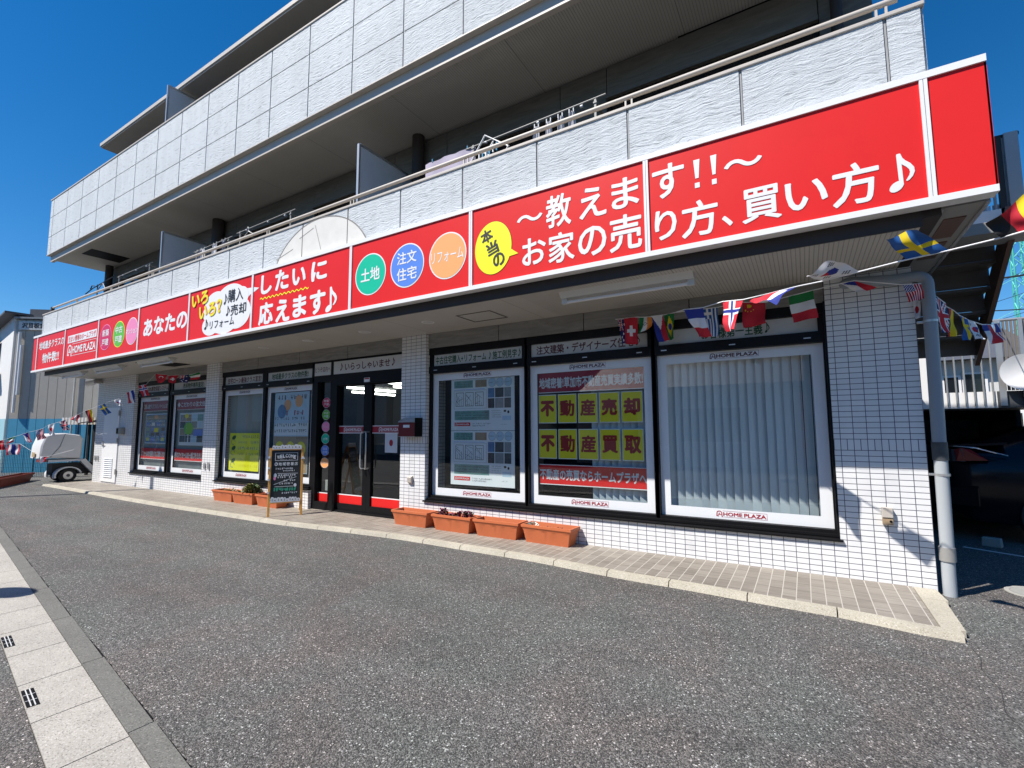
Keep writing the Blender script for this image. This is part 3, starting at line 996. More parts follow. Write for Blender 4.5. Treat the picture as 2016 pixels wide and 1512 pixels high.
# panel 3: three badges
b = MB()
badge(b, -13.494, 3.318, .293, .277, 'magenta', 'pink'); badge(b, -12.845, 3.315, .275, .274, 'leaf_green', 'bright_yellow'); badge(b, -12.245, 3.315, .266, .275, 'pink', 'white')
for cx, (u, v) in ((-13.494, ('新築', '戸建')), (-12.845, ('中古', '戸建'))):
    b.text(u, cx - .165, cx + .165, 3.335, 3.485, YL - .003, 'white', .018); b.text(v, cx - .165, cx + .165, 3.135, 3.285, YL - .003, 'white', .018)
b.text('マンション', -12.50, -11.99, 3.26, 3.37, YL - .003, 'white', .02)
b.build('lettering', PAN[3])
# panel 4
b = MB(); b.text('あなたの', -11.74, -10.065, 3.13, 3.48, YL, 'white', .038); b.build('lettering', PAN[4])
# panel 5: cloud
b = MB()
for cx, cz, rx, rz in ((-8.72, 3.40, .46, .30), (-9.15, 3.42, .34, .22), (-9.0, 3.2, .40, .28), (-8.5, 3.2, .37, .26), (-9.28, 3.08, .27, .17), (-8.86, 3.06, .36, .165), (-8.52, 3.08, .22, .13), (-9.42, 3.30, .12, .12), (-8.40, 3.45, .2, .16)):
    b.ell(cx, cz, rx, rz, YL - .0002 * len(b.f), 'white', 40)
b.quad([(-8.33, YL, 3.56), (-8.30, YL, 3.36), (-8.118, YL, 3.46), (-8.118, YL, 3.545)], 'white')
YT = YL - .006
b.text('購入', -8.78, -8.345, 3.39, 3.605, YT, 'ink', .004); b.text('売却', -8.685, -8.25, 3.165, 3.345, YT, 'ink', .004); b.text('リフォーム', -9.30, -8.57, 3.015, 3.15, YT, 'ink', .002)
notes(b, -8.90, -8.80, 3.38, 3.555, YT, 'ink'); notes(b, -8.815, -8.71, 3.18, 3.345, YT, 'ink'); notes(b, -9.47, -9.355, 3.025, 3.20, YT, 'ink')
for dy, m, w in ((0, 'orange_line', .06), (-.002, 'yellow', .03)):
    b.text('いろ', -9.925, -9.39, 3.465, 3.70, YT + dy, m, w, R(4)); b.text('いろ？', -9.66, -8.955, 3.23, 3.48, YT + dy, m, w, R(4))
b.build('lettering', PAN[5])
# panel 6
b = MB()
b.quad([(-8.072, YL, 3.545), (-8.072, YL, 3.46), (-7.925, YL, 3.512)], 'white')
for ch, x0, x1, z0, z1 in (('し', -7.88, -7.60, 3.385, 3.69), ('た', -7.52, -7.19, 3.39, 3.70), ('い', -7.11, -6.80, 3.40, 3.66), ('に', -6.68, -6.34, 3.39, 3.675), ('応', -7.91, -7.54, 2.91, 3.26), ('え', -7.475, -7.14, 2.905, 3.245), ('ま', -7.07, -6.76, 2.925, 3.25), ('す', -6.69, -6.355, 2.915, 3.255), ('♪', -6.35, -6.12, 2.915, 3.26)):
    b.text(ch, x0, x1, z0, z1, YL, 'white', .036 if ch != '♪' else .02)
zz = [(-7.885 + 1.155 * i / 60, 3.325 + .014 * math.sin(i * math.pi / 2.5)) for i in range(61)]
b.line(zz, .014, YL, 'bright_yellow'); b.build('lettering', PAN[6])
# panel 7: three big badges
b = MB()
badge(b, -5.496, 3.302, .275, .271, 'teal_green'); badge(b, -4.870, 3.302, .272, .272, 'sky_blue'); badge(b, -4.251, 3.303, .270, .273, 'salmon')
b.text('土地', -5.665, -5.325, 3.215, 3.39, YL - .003, 'white', .02); b.text('注文', -5.03, -4.715, 3.325, 3.48, YL - .003, 'white', .016); b.text('住宅', -5.03, -4.71, 3.12, 3.28, YL - .003, 'white', .016)
b.text('リフォーム', -4.485, -4.02, 3.235, 3.37, YL - .003, 'white', .006); b.build('lettering', PAN[7])
# panels 8 and 9: the slogan
b = MB()
b.ell(-3.629, 3.266, .236, .292, YL, 'ink', 60); b.ell(-3.629, 3.266, .233, .289, YL - .001, 'bright_yellow', 60)
b.quad([(-3.44, YL - .0015, 3.24), (-3.46, YL - .0015, 3.13), (-3.315, YL - .0015, 3.145)], 'bright_yellow')
for ch, cx, cz in (('本', -3.71, 3.41), ('当', -3.635, 3.265), ('の', -3.555, 3.125)):
    b.text(ch, cx - .075, cx + .075, cz - .075, cz + .075, YL - .003, 'ink', .03, R(18))
L8 = [('〜', -3.33, -3.03, 3.452, 3.535), ('教', -2.99, -2.715, 3.325, 3.66), ('え', -2.63, -2.355, 3.335, 3.637), ('ま', -2.305, -2.045, 3.35, 3.64), ('お', -3.27, -2.995, 2.99, 3.275), ('家', -2.967, -2.685, 2.958, 3.265), ('の', -2.648, -2.362, 2.96, 3.25), ('売', -2.333, -2.03, 2.947, 3.288)]
L9 = [('す', -1.925, -1.65, 3.347, 3.657), ('!', -1.573, -1.522, 3.37, 3.62), ('!', -1.437, -1.388, 3.365, 3.62), ('〜', -1.335, -1.052, 3.447, 3.53), ('り', -1.915, -1.727, 2.972, 3.243), ('方', -1.688, -1.395, 2.945, 3.26), ('、', -1.368, -1.287, 2.98, 3.072), ('買', -1.217, -.937, 2.967, 3.25), ('い', -.91, -.634, 2.99, 3.22), ('方', -.608, -.322, 2.947, 3.264), ('♪', -.273, -.127, 2.978, 3.253)]
for ch, x0, x1, z0, z1 in L8:
    b.text(ch, x0, x1, z0, z1, YL, 'white', .018)
b.build('lettering', PAN[8])
b = MB()
for i, (ch, x0, x1, z0, z1) in enumerate(L9):
    if ch == '!':
        b.quad([(x0 + .012, YL, z0 + .085), (x1 - .012, YL, z0 + .085), (x1, YL, z1), (x0, YL, z1)], 'white'); b.rect(x0 + .006, x1 - .006, z0, z0 + .045, YL, 'white')
        continue
    b.text(ch, x0, x1, z0, z1, YL, 'white', .018)
b.build('lettering', PAN[9])

# ------------------------------------------------------------------ posters, banners and cards behind the glass
YP = .155
def sheet(name, label, cat, x0, x1, z0, z1, m, group=None, y=YP):
    t = thing(name, label, cat, (0, 0, 0), 0, group)
    b = MB(); b.box(x0, x1, y, y + .003, z0, z1, m); b.build('sheet', t)
    return t
def squiggle(b, x0, x1, z, h, y, m, rs, dens=1.0, th=.13):
    """a row of small strokes: print too small to read in the photograph"""
    x = x0
    while x < x1 - h * .5:
        wd = h * rs.uniform(.5, .95)
        if rs.random() < .88 * dens:
            for _ in range(3):
                if rs.random() < .5:
                    zz = z + rs.uniform(-.4, .4) * h
                    b.line([(x, zz), (x + wd * rs.uniform(.6, 1), zz + rs.uniform(-.1, .1) * h)], h * th, y, m)
                else:
                    xx = x + rs.uniform(.1, .9) * wd
                    b.line([(xx, z - h * .4), (xx + rs.uniform(-.15, .15) * h, z + h * .42)], h * th, y, m)
        x += h * 1.08
rs = random.Random(11)
t = sheet('banner', 'dark red banner with white lettering across the top of the middle shop window', 'banner', -3.792, -2.424, 1.79, 2.043, 'dark_red')
b = MB(); b.text('地域密着!草加市不動産売買実績多数!', -3.78, -2.435, 1.845, 1.985, YP - .002, 'white', .03); b.rect(-3.79, -2.425, 1.79, 1.80, YP - .001, 'white'); b.build('lettering', t)
t = sheet('banner', 'red banner with white lettering under the ten yellow cards', 'banner', -3.787, -2.415, .640, .892, 'red')
b = MB(); b.text('不動産の売買ならホームプラザへ', -3.78, -2.42, .70, .835, YP - .002, 'white', .03); b.rect(-3.786, -2.416, .64, .65, YP - .001, 'white'); b.rect(-3.786, -2.416, .882, .891, YP - .001, 'white'); b.build('lettering', t)
PL = {'不': 'first', '動': 'second', '産': 'third', '売': 'fourth', '買': 'fourth', '却': 'last', '取': 'last'}
for row, (word, z0, z1, rn) in enumerate((('不動産売却', 1.405, 1.768, 'upper'), ('不動産買取', .962, 1.332, 'lower'))):
    for i, ch in enumerate(word):
        x0 = -3.792 + i * .2735; x1 = x0 + .252
        t = sheet('letter_card', f'yellow card with a dark red {ch} character, {PL[ch]} in the {rn} row', 'letter card', x0, x1, z0, z1, 'white', 'yellow letter cards in the middle shop window')
        b = MB(); b.rect(x0 + .008, x1 - .008, z0 + .01, z1 - .01, YP - .001, 'yellow')
        b.text(ch, x0 + .028, x1 - .028, z0 + .085, z1 - .075, YP - .002, 'card_red', {'不': .06, '動': .034, '産': .037, '売': .045, '却': .05, '買': .036, '取': .046}[ch]); b.build('lettering', t)
# listing posters in the left window of the right hand bay
mat('photo_blue', (.10, .22, .42), .5, var=.7, vscale=9); mat('photo_dark', (.06, .065, .07), .5, var=.8, vscale=11); mat('photo_tan', (.36, .26, .16), .5, var=.3, vscale=14)
mat('photo_green', (.18, .36, .32), .5, var=.5, vscale=10); mat('pale_blue', (.52, .68, .80), .5, var=.15); mat('paper', (.84, .87, .88), .6, var=.03); mat('photo_grey', (.26, .28, .29), .5, var=.4, vscale=20)
for z0, z1, lab in ((1.318, 2.042, 'upper white house listing poster with floor plans and photo tiles, left shop window'), (.562, 1.312, 'lower white house listing poster with floor plans and photo tiles, left shop window')):
    t = sheet('poster', lab, 'poster', -5.217, -4.155, z0, z1, 'paper', 'house listing posters')
    b = MB(); y = YP - .0015; H = z1 - z0
    def rr(u0, u1, v0, v1, m, dy=0):
        b.rect(-5.217 + u0 * 1.062, -5.217 + u1 * 1.062, z0 + v0 * H, z0 + v1 * H, y - dy, m)
    rr(.05, .36, .83, .97, 'photo_green'); rr(.40, .58, .83, .97, 'photo_tan'); rr(.05, .55, .79, .797, 'sky_blue')
    for u in (.665, .785, .91):
        b.ell(-5.217 + u * 1.062, z0 + .905 * H, .058, .060, y, 'pale_blue', 24); b.ring(-5.217 + u * 1.062, z0 + .905 * H, .058, .060, .004, y - .001, 'photo_grey', 24)
        squiggle(b, -5.217 + u * 1.062 - .04, -5.217 + u * 1.062 + .04, z0 + .905 * H, .018, y - .001, 'photo_dark', rs)
    k = 0
    for v0, v1 in ((.62, .80), (.42, .605)):
        for u0, u1 in ((.60, .70), (.71, .84), (.85, .95)):
            rr(u0, u1, v0, v1, ('photo_blue', 'photo_dark', 'photo_grey', 'photo_dark', 'photo_grey', 'photo_dark')[k % 6]); k += 1
    b.frame(-5.217 + .05 * 1.062, -5.217 + .58 * 1.062, z0 + .42 * H, z0 + .775 * H, .003, y, 'photo_grey')
    for u0 in (.08, .24, .40):
        xx = -5.217 + u0 * 1.062
        b.frame(xx, xx + .14, z0 + .47 * H, z0 + .74 * H, .006, y - .001, 'photo_dark')
        for q in range(4):
            b.line([(xx, z0 + H * rs.uniform(.48, .73))] * 1 + [(xx + rs.uniform(.05, .14), z0 + H * (.5 + .06 * q))], .004, y - .001, 'photo_dark')
            b.line([(xx + .035 * q, z0 + .47 * H), (xx + .035 * q, z0 + H * rs.uniform(.53, .7))], .004, y - .001, 'photo_dark')
    rr(.06, .62, .20, .38, 'photo_green'); 
    for v in (.24, .29, .34):
        squiggle(b, -5.217 + .08 * 1.062, -5.217 + .6 * 1.062, z0 + v * H, .02, y - .001, 'photo_dark', rs)
    rr(.82, .95, .19, .27, 'pale_blue')
    for v in (.25, .29, .33, .37):
        squiggle(b, -5.217 + .66 * 1.062, -5.217 + .8 * 1.062, z0 + v * H, .016, y - .001, 'photo_grey', rs)
    b.ell(-5.217 + .86 * 1.062, z0 + .36 * H, .022, .016, y - .001, 'ink', 12); b.ell(-5.217 + .91 * 1.062, z0 + .34 * H, .016, .02, y - .001, 'ink', 12)
    rr(.06, .32, .085, .155, 'red'); logo(b, -5.217 + .075 * 1.062, -5.217 + .31 * 1.062, z0 + .095 * H, z0 + .145 * H, y - .0015, 'white', False)
    for v, u in ((.13, .66), (.09, .58)):
        squiggle(b, -5.217 + .36 * 1.062, -5.217 + u * 1.062, z0 + v * H, .02, y - .001, 'photo_dark', rs)
    squiggle(b, -5.217 + .8 * 1.062, -5.217 + .9 * 1.062, z0 + .11 * H, .014, y - .001, 'photo_grey', rs)
    for v in (.86, .90, .94):
        squiggle(b, -5.217 + .08 * 1.062, -5.217 + .34 * 1.062, z0 + v * H, .022, y - .001, 'photo_dark', rs)
    b.build('print', t)
# yellow notice, tall poster, and the posters of the far bay
t = sheet('notice_sheet', 'yellow notice sheet with green ovals in the lower half of a shop window', 'notice', -10.93, -9.895, .54, 1.28, 'bright_yellow')
b = MB(); y = YP - .0015
for v in (1.21, 1.10, .98, .87, .75, .64):
    squiggle(b, -10.62, -9.93, v, .065 if v in (1.21, .98, .75) else .05, y, 'photo_grey' if v > .8 else 'yellow', rs)
for v in (1.19, .98, .735):
    b.ell(-10.78, v, .075, .04, y, 'green_ink', 20, rot=R(20)); b.ring(-10.80, v - .09, .07, .05, .012, y, 'photo_grey', 16, 0, 5)
b.build('print', t)
t = sheet('poster', 'tall pale blue poster with yellow circles behind the chalkboard sign', 'poster', -9.45, -8.43, .56, 2.03, 'pale_blue')
b = MB()
b.rect(-9.44, -8.44, .57, 1.22, y, 'photo_tan'); b.rect(-9.44, -8.44, 1.24, 1.46, y, 'paper')
squiggle(b, -9.35, -8.5, 1.94, .09, y - .001, 'maroon_ink', rs)
for cx, cz, r, m in ((-9.05, 1.80, .1, 'salmon'), (-8.72, 1.86, .11, 'salmon'), (-9.22, 1.68, .13, 'photo_blue'), (-9.25, 1.0, .13, 'yellow'), (-8.93, 1.0, .13, 'yellow'), (-8.62, 1.0, .13, 'yellow')):
    b.ell(cx, cz, r, r, y - .002, m, 28)
squiggle(b, -9.1, -8.46, 1.65, .10, y - .001, 'dark_red', rs)
for v in (1.55, 1.43, 1.32):
    squiggle(b, -9.42, -8.46, v, .06, y - .002, 'photo_dark', rs)
squiggle(b, -9.35, -8.5, .74, .10, y - .002, 'dark_red', rs)
b.build('print', t)
for x0, x1, txt, z0, z1, m, lab in ((-14.84, -13.56, 'ご購入は家づくりフルリノベーションまで', 1.80, 2.04, 'dark_red', 'dark red banner at the top of the leftmost shop window'), (-13.18, -11.81, '◆こだわりの注文住宅', 1.80, 2.04, 'dark_red', 'dark red banner with a white diamond, second shop window from the left'),
                                  (-14.84, -13.56, 'リフォームのお見積もりもご相談ください', .66, .92, 'red', 'red banner low in the leftmost shop window, white lettering'), (-13.18, -11.81, '夢のマイホームを一緒に叶えましょう', .66, .92, 'red', 'red banner low in the second window from the left, white lettering')):
    t = sheet('banner', lab, 'banner', x0, x1, z0, z1, m)
    b = MB(); b.text(txt, x0 + .02, x1 - .02, z0 + .06, z1 - .06, YP - .002, 'white', .03); b.rect(x0, x1, z0, z0 + .012, YP - .001, 'white'); b.build('lettering', t)
t = sheet('poster', 'blue poster with yellow patches in the leftmost shop window', 'poster', -14.68, -13.62, 1.03, 1.74, 'paper')
b = MB(); b.rect(-14.66, -13.64, 1.05, 1.72, y, 'photo_blue')
b.rect(-14.64, -13.66, 1.60, 1.70, y - .001, 'photo_tan'); b.ell(-14.15, 1.66, .1, .05, y - .002, 'salmon', 20); b.rect(-14.24, -14.02, 1.30, 1.40, y - .001, 'yellow')
for u in range(4):
    for v in range(4):
        b.rect(-14.62 + u * .25, -14.62 + u * .25 + .16, 1.09 + v * .12, 1.09 + v * .12 + .08, y - .0005, rs.choice(['photo_dark', 'photo_grey', 'paper', 'photo_green', 'sky_blue', 'yellow']))
for v in (1.12, 1.2, 1.47, 1.56):
    squiggle(b, -14.6, -13.7, v, .05, y - .0015, 'paper', rs)
b.build('print', t)
t = sheet('poster', 'white bordered collage poster with a green circle, second window from the left', 'poster', -13.03, -11.96, 1.005, 1.73, 'white')
b = MB()
for u in range(4):
    for v in range(4):
        b.rect(-13.0 + u * .25, -13.0 + u * .25 + .24, 1.08 + v * .155, 1.08 + v * .155 + .145, y, rs.choice(['photo_dark', 'photo_grey', 'photo_green', 'pale_blue', 'photo_blue', 'photo_tan']))
b.ell(-12.62, 1.38, .2, .14, y - .001, 'leaf_green', 30); b.rect(-12.4, -12.0, 1.22, 1.36, y - .001, 'sky_blue'); b.ell(-12.72, 1.66, .09, .05, y - .001, 'yellow', 16); b.rect(-12.64, -12.6, 1.05, 1.25, y - .002, 'white')
b.build('print', t)

# ------------------------------------------------------------------ flags
FLAG_DATA = [
("A","australia",[[-2.61,-0.16,2.56],[-2.52,-0.16,2.56],[-2.48,-0.16,2.27],[-2.57,-0.16,2.28]]),
("A","switzerland",[[-2.53,-0.19,2.55],[-2.38,-0.19,2.55],[-2.37,-0.19,2.25],[-2.51,-0.19,2.26]]),
("A","india",[[-2.36,-0.16,2.55],[-2.23,-0.16,2.54],[-2.23,-0.16,2.43],[-2.4,-0.16,2.35]]),
("A","philippines",[[-2.23,-0.18,2.54],[-2.11,-0.18,2.54],[-2.04,-0.18,2.26],[-2.16,-0.18,2.25]]),
("A","brazil",[[-2.11,-0.13,2.55],[-2.0,-0.13,2.56],[-2.01,-0.13,2.28],[-2.06,-0.13,2.27]]),
("A","france",[[-1.79,-0.67,2.45],[-1.61,-0.74,2.43],[-1.58,-0.63,2.17],[-1.69,-0.58,2.19]]),
("B","greece",[[-1.71,-0.13,2.56],[-1.57,-0.13,2.56],[-1.57,-0.13,2.26],[-1.68,-0.13,2.27]]),
("A","norway",[[-1.42,-0.95,2.41],[-1.25,-1.05,2.38],[-1.32,-1.11,2.13],[-1.4,-0.99,2.14]]),
("B","china",[[-1.34,-0.13,2.58],[-1.14,-0.13,2.55],[-1.14,-0.13,2.34],[-1.34,-0.13,2.32]]),
("A","netherlands",[[-1.03,-1.19,2.37],[-0.87,-1.28,2.37],[-1.02,-1.3,2.26],[-1.2,-1.18,2.32]]),
("B","italy",[[-0.94,-0.13,2.58],[-0.74,-0.13,2.61],[-0.72,-0.13,2.35],[-0.92,-0.13,2.32]]),
("A","south_korea",[[-0.71,-1.41,2.35],[-0.52,-1.6,2.33],[-0.66,-1.63,2.43],[-0.82,-1.49,2.37]]),
("A","sweden",[[-0.3,-1.72,2.33],[-0.13,-1.82,2.32],[-0.27,-1.87,2.46],[-0.41,-1.78,2.45]]),
("A","germany",[[0.05,-1.95,2.31],[0.21,-2.03,2.32],[0.16,-2.02,2.51],[-0.02,-2.0,2.38]]),
("B","czech",[[-0.53,-0.2,2.62],[-0.43,-0.2,2.63],[-0.27,-0.2,2.54],[-0.41,-0.2,2.52]]),
("B","usa",[[-0.1,-0.2,2.54],[0.02,-0.2,2.53],[0.04,-0.2,2.4],[-0.06,-0.2,2.38]]),
("B","japan",[[-0.01,-0.02,2.43],[0.04,-0.02,2.42],[0.03,-0.02,2.27],[-0.01,-0.02,2.27]]),
("B","uk",[[0.12,-0.05,2.46],[0.23,0.14,2.41],[0.26,0.19,2.16],[0.16,0.02,2.14]]),
("B","germany",[[0.24,0.18,2.39],[0.32,0.32,2.37],[0.31,0.34,2.14],[0.24,0.24,2.13]]),
("B","sweden",[[0.38,0.43,2.34],[0.45,0.54,2.32],[0.49,0.59,2.13],[0.41,0.47,2.12]]),
("B","south_korea",[[0.47,0.63,2.33],[0.56,0.77,2.32],[0.63,0.83,2.16],[0.54,0.69,2.15]]),
("B","chile",[[0.66,1.0,2.33],[0.77,1.18,2.35],[0.85,1.25,2.17],[0.72,1.06,2.14]]),
("B","malaysia",[[0.84,1.39,2.39],[0.95,1.63,2.43],[0.99,1.68,2.25],[0.92,1.52,2.22]]),
("C","italy",[[-11.99,-0.19,2.51],[-11.79,-0.07,2.57],[-11.81,-0.07,2.42],[-11.97,-0.16,2.41]]),
("C","australia",[[-12.22,-0.25,2.51],[-12.05,-0.15,2.53],[-12.11,-0.16,2.35],[-12.26,-0.26,2.36]]),
("C","switzerland",[[-12.57,-0.34,2.51],[-12.36,-0.22,2.53],[-12.44,-0.25,2.35],[-12.54,-0.31,2.36]]),
("C","turkey",[[-12.91,-0.43,2.57],[-12.68,-0.29,2.54],[-12.8,-0.34,2.38],[-12.9,-0.4,2.36]]),
("C","norway",[[-13.37,-0.55,2.32],[-13.22,-0.47,2.35],[-13.19,-0.42,2.11],[-13.32,-0.5,2.08]]),
("C","netherlands",[[-13.71,-0.64,2.18],[-13.58,-0.57,2.24],[-13.54,-0.51,1.97],[-13.68,-0.59,1.94]]),
("C","south_korea",[[-14.06,-0.73,2.02],[-13.94,-0.66,2.06],[-13.92,-0.63,1.9],[-14.03,-0.69,1.89]]),
("C","sweden",[[-14.55,-0.84,1.9],[-14.43,-0.77,1.96],[-14.33,-0.69,1.74],[-14.44,-0.75,1.68]]),
("C","germany",[[-14.99,-0.94,1.79],[-14.86,-0.87,1.84],[-14.84,-0.82,1.56],[-14.93,-0.87,1.52]]),
("C","austria",[[-15.4,-1.02,1.67],[-15.27,-0.95,1.73],[-15.3,-0.95,1.53],[-15.43,-1.04,1.61]]),
("C","uk",[[-15.87,-1.12,1.55],[-15.72,-1.04,1.61],[-15.69,-0.99,1.36],[-15.82,-1.07,1.35]]),
("C","japan",[[-16.29,-1.2,1.48],[-16.15,-1.13,1.52],[-16.18,-1.11,1.22],[-16.28,-1.17,1.25]]),
("C","usa",[[-16.73,-1.29,1.35],[-16.59,-1.21,1.4],[-16.56,-1.16,1.16],[-16.72,-1.26,1.11]]),
("C","czech",[[-17.3,-1.39,1.26],[-17.17,-1.32,1.31],[-17.11,-1.25,1.07],[-17.17,-1.29,1.04]]),
("C","italy",[[-17.88,-1.49,1.16],[-17.73,-1.4,1.21],[-17.8,-1.43,1.07],[-17.98,-1.53,0.99]]),
("C","china",[[-18.41,-1.57,1.09],[-18.28,-1.49,1.12],[-18.25,-1.45,0.87],[-18.39,-1.53,0.86]]),
("D","thailand",[[-17.92,-1.5,1.01],[-17.64,-1.33,1.01],[-17.65,-1.31,0.76],[-17.93,-1.48,0.74]]),
("D","poland",[[-16.41,-1.26,0.73],[-16.26,-1.17,0.73],[-16.31,-1.19,0.64],[-16.42,-1.25,0.57]]),
]
FC = dict(r=(.55, .012, .03), w=(.78, .78, .80), b=(.012, .03, .26), y=(.80, .58, .01), g=(.01, .20, .05), k=(.012, .012, .014), n=(.008, .015, .11), s=(.012, .10, .34), o=(.80, .25, .03), l=(.25, .45, .70))
for k, v in FC.items():
    mt = mat('flag_' + k, v, .75, var=.08, vscale=20)
    bs = mt.node_tree.nodes['Principled BSDF']
def fcol(kind, s, a):
    """colour of the flag at s along its length (0 at the cord) and a across its height"""
    third = min(2, int(s * 3)); at = min(2, int(a * 3))
    def cross(cx, wd):
        return abs(s - cx) < wd * .67 or abs(a - .5) < wd
    if kind == 'italy': return 'gwr'[third]
    if kind == 'france': return 'bwr'[third]
    if kind == 'germany': return 'kry'[at]
    if kind == 'netherlands': return 'rwb'[at]
    if kind == 'austria': return 'rwr'[at]
    if kind == 'poland': return 'wr'[int(a > .5)]
    if kind == 'china': return 'y' if (s - .17) ** 2 * 2.2 + (a - .28) ** 2 < .010 or min((s - u) ** 2 * 2.2 + (a - v) ** 2 for u, v in ((.33, .12), (.39, .22), (.39, .36), (.33, .46))) < .0011 else 'r'
    if kind == 'turkey': 
        d1 = ((s - .35) * 1.5) ** 2 + (a - .5) ** 2; d2 = ((s - .39) * 1.5) ** 2 + (a - .5) ** 2
        return 'w' if d1 < .06 and d2 > .038 else 'r'
    if kind == 'japan': return 'r' if ((s - .5) * 1.5) ** 2 + (a - .5) ** 2 < .09 else 'w'
    if kind == 'switzerland':
        u, v = abs((s - .5) * 1.4), abs(a - .5)
        return 'w' if (u < .09 and v < .28) or (v < .09 and u < .28) else 'r'
    if kind == 'sweden': return 'y' if abs(s - .36) < .075 or abs(a - .5) < .105 else 's'
    if kind == 'norway': return 'b' if cross(.36, .07) else 'w' if cross(.36, .15) else 'r'
    if kind == 'india': return ('b' if .10 < math.hypot((s - .5) * 1.5, a - .5) < .135 else 'owg'[2 - at]) if at == 1 else 'gwo'[at]
    if kind == 'philippines':
        t = 1 - s / .55
        return 'w' if abs(a - .5) < .5 * t else ('b' if a < .5 else 'r')
    if kind == 'czech':
        t = 1 - s / .5
        return 'b' if abs(a - .5) < .5 * t else ('w' if a < .5 else 'r')
    if kind == 'brazil': return 'b' if ((s - .5) * 1.5) ** 2 + (a - .5) ** 2 < .045 else 'y' if abs(s - .5) / .42 + abs(a - .5) / .4 < 1 else 'g'
    if kind == 'chile': return ('b' if s < .35 else 'w') if a < .5 else 'r'
    if kind == 'malaysia': return 'b' if s < .5 and a < .5 else 'rw'[int(a * 10) % 2]
    if kind == 'thailand': return 'b' if abs(a - .5) < .17 else 'w' if abs(a - .5) < .33 else 'r'
    if kind == 'usa': return ('w' if (int(s * 28) + int(a * 20)) % 3 == 0 else 'b') if s < .42 and a < .54 else 'rw'[int(a * 13) % 2]
    if kind == 'greece': 
        if s < .37 and a < .55: return 'w' if abs(s - .185) < .04 or abs(a - .275) < .06 else 's'
        return 'sw'[int(a * 9) % 2]
    if kind == 'south_korea':
        u, v = (s - .5) * 1.5, a - .5
        r = math.hypot(u, v)
        if r < .26: return 'r' if v < .06 * math.sin(u * 12) else 'b'
        for su in (-1, 1):
            for sv in (-1, 1):
                p, q = u - su * .46, v - sv * .30
                al = (p * su + q * sv) * .7071; ac = (p * su - q * sv) * .7071
                if abs(ac) < .10 and abs(al) < .085 and int((al + .085) / .034) % 2 == 0: return 'k'
        return 'w'
    if kind in ('uk', 'australia'):
        if kind == 'australia':
            if s >= .5 or a >= .5:
                return 'w' if min((s - u) ** 2 * 2.2 + (a - v) ** 2 for u, v in ((.25, .75), (.75, .2), (.75, .8), (.62, .45), (.88, .4))) < .006 else 'n'
            s, a = s * 2, a * 2
        u, v = s - .5, a - .5
        if abs(u) < .06 or abs(v) < .09: return 'r'
        if abs(u) < .10 or abs(v) < .15: return 'w'
        d = min(abs(u - v), abs(u + v))
        return 'r' if d < .035 else 'w' if d < .11 else 'n'
    return 'w'
ADJ = dict(italy='Italian', france='French', germany='German', netherlands='Dutch', austria='Austrian', poland='Polish', china='Chinese', turkey='Turkish', japan='Japanese', switzerland='Swiss', sweden='Swedish', norway='Norwegian', india='Indian', philippines='Philippine', czech='Czech', brazil='Brazilian', chile='Chilean', malaysia='Malaysian', thailand='Thai', usa='American', greece='Greek', south_korea='South Korean', uk='British', australia='Australian')
STR = {
 'A': thing('flag_string', 'bunting of world flags flying out from the right shop windows towards the camera', 'bunting', (-2.6, -.1, 2.58), 0, 'strings of world flags'),
 'B': thing('flag_string', 'bunting of world flags hung along the right wall, round the downpipe to the stair landing', 'bunting', (-2.0, -.1, 2.57), 0, 'strings of world flags'),
 'C': thing('flag_string', 'long bunting of small world flags dipping from the far left wall over the scooter', 'bunting', (-11.5, -.03, 2.55), 0, 'strings of world flags'),
 'D': thing('flag_string', 'short lower cord carrying a Thai flag by the far left fence', 'bunting', (-18.4, -1.6, 1.0), 0, 'strings of world flags'),
}
LAST = {'A': [(-2.66, -.08, 2.58)], 'B': [(-2.02, -.10, 2.57)], 'C': [(-11.48, -.02, 2.56)], 'D': [(-18.9, -1.75, 1.02)]}
def build_flag(kind, pts, root, seed):
    p = [Vector(q) for q in pts]
    rs = random.Random(seed)
    nu, nv = (20, 30) if (p[1] - p[0]).length > 0 and p[0].y < 4 else (14, 20)
    nrm = (p[1] - p[0]).cross(p[3] - p[0]).normalized()
    ph = rs.uniform(0, 6); amp = .014
    b = MB(); vs = []
    for j in range(nv + 1):
        s = j / nv
        for i in range(nu + 1):
            a = i / nu
            q = p[0] * (1 - a) * (1 - s) + p[1] * a * (1 - s) + p[2] * a * s + p[3] * (1 - a) * s
            q = q + nrm * (amp * math.sin(a * 7 + s * 3.5 + ph) * (.25 + s) + amp * .7 * math.sin(a * 3 - s * 8 + ph * 2) * s)
            q = q + (p[1] - p[0]) * (.05 * math.sin(s * 5 + ph) * s)
            vs.append(q - Vector(root.location))
    by = {}
    for j in range(nv):
        for i in range(nu):
            c = fcol(kind, (j + .5) / nv, (i + .5) / nu)
            k = j * (nu + 1) + i
            by.setdefault(c, []).append((k, k + 1, k + nu + 2, k + nu + 1))
    b.v = [tuple(v) for v in vs]
    for c, fl in by.items():
        m = b.mid('flag_' + c)
        b.f += fl; b.mi += [m] * len(fl)
    b.build('flag', root, smooth=180, label=ADJ[kind] + ' flag')
for n, (st, kind, pts) in enumerate(FLAG_DATA):
    build_flag(kind, pts, STR[st], n)
    LAST[st] += [tuple(pts[0]), tuple(pts[1])]
LAST['A'] += [(.35, -2.25, 2.36)]
LAST['B'] += [(1.37, 3.26, 2.70)]
LAST['C'] = LAST['C'] + [(-18.9, -1.75, 1.12)]
LAST['D'] = [(-18.9, -1.75, 1.02), (-17.92, -1.5, 1.02), (-17.64, -1.33, 1.02), (-16.41, -1.26, .735), (-16.26, -1.17, .735), (-15.6, -.9, .9)]
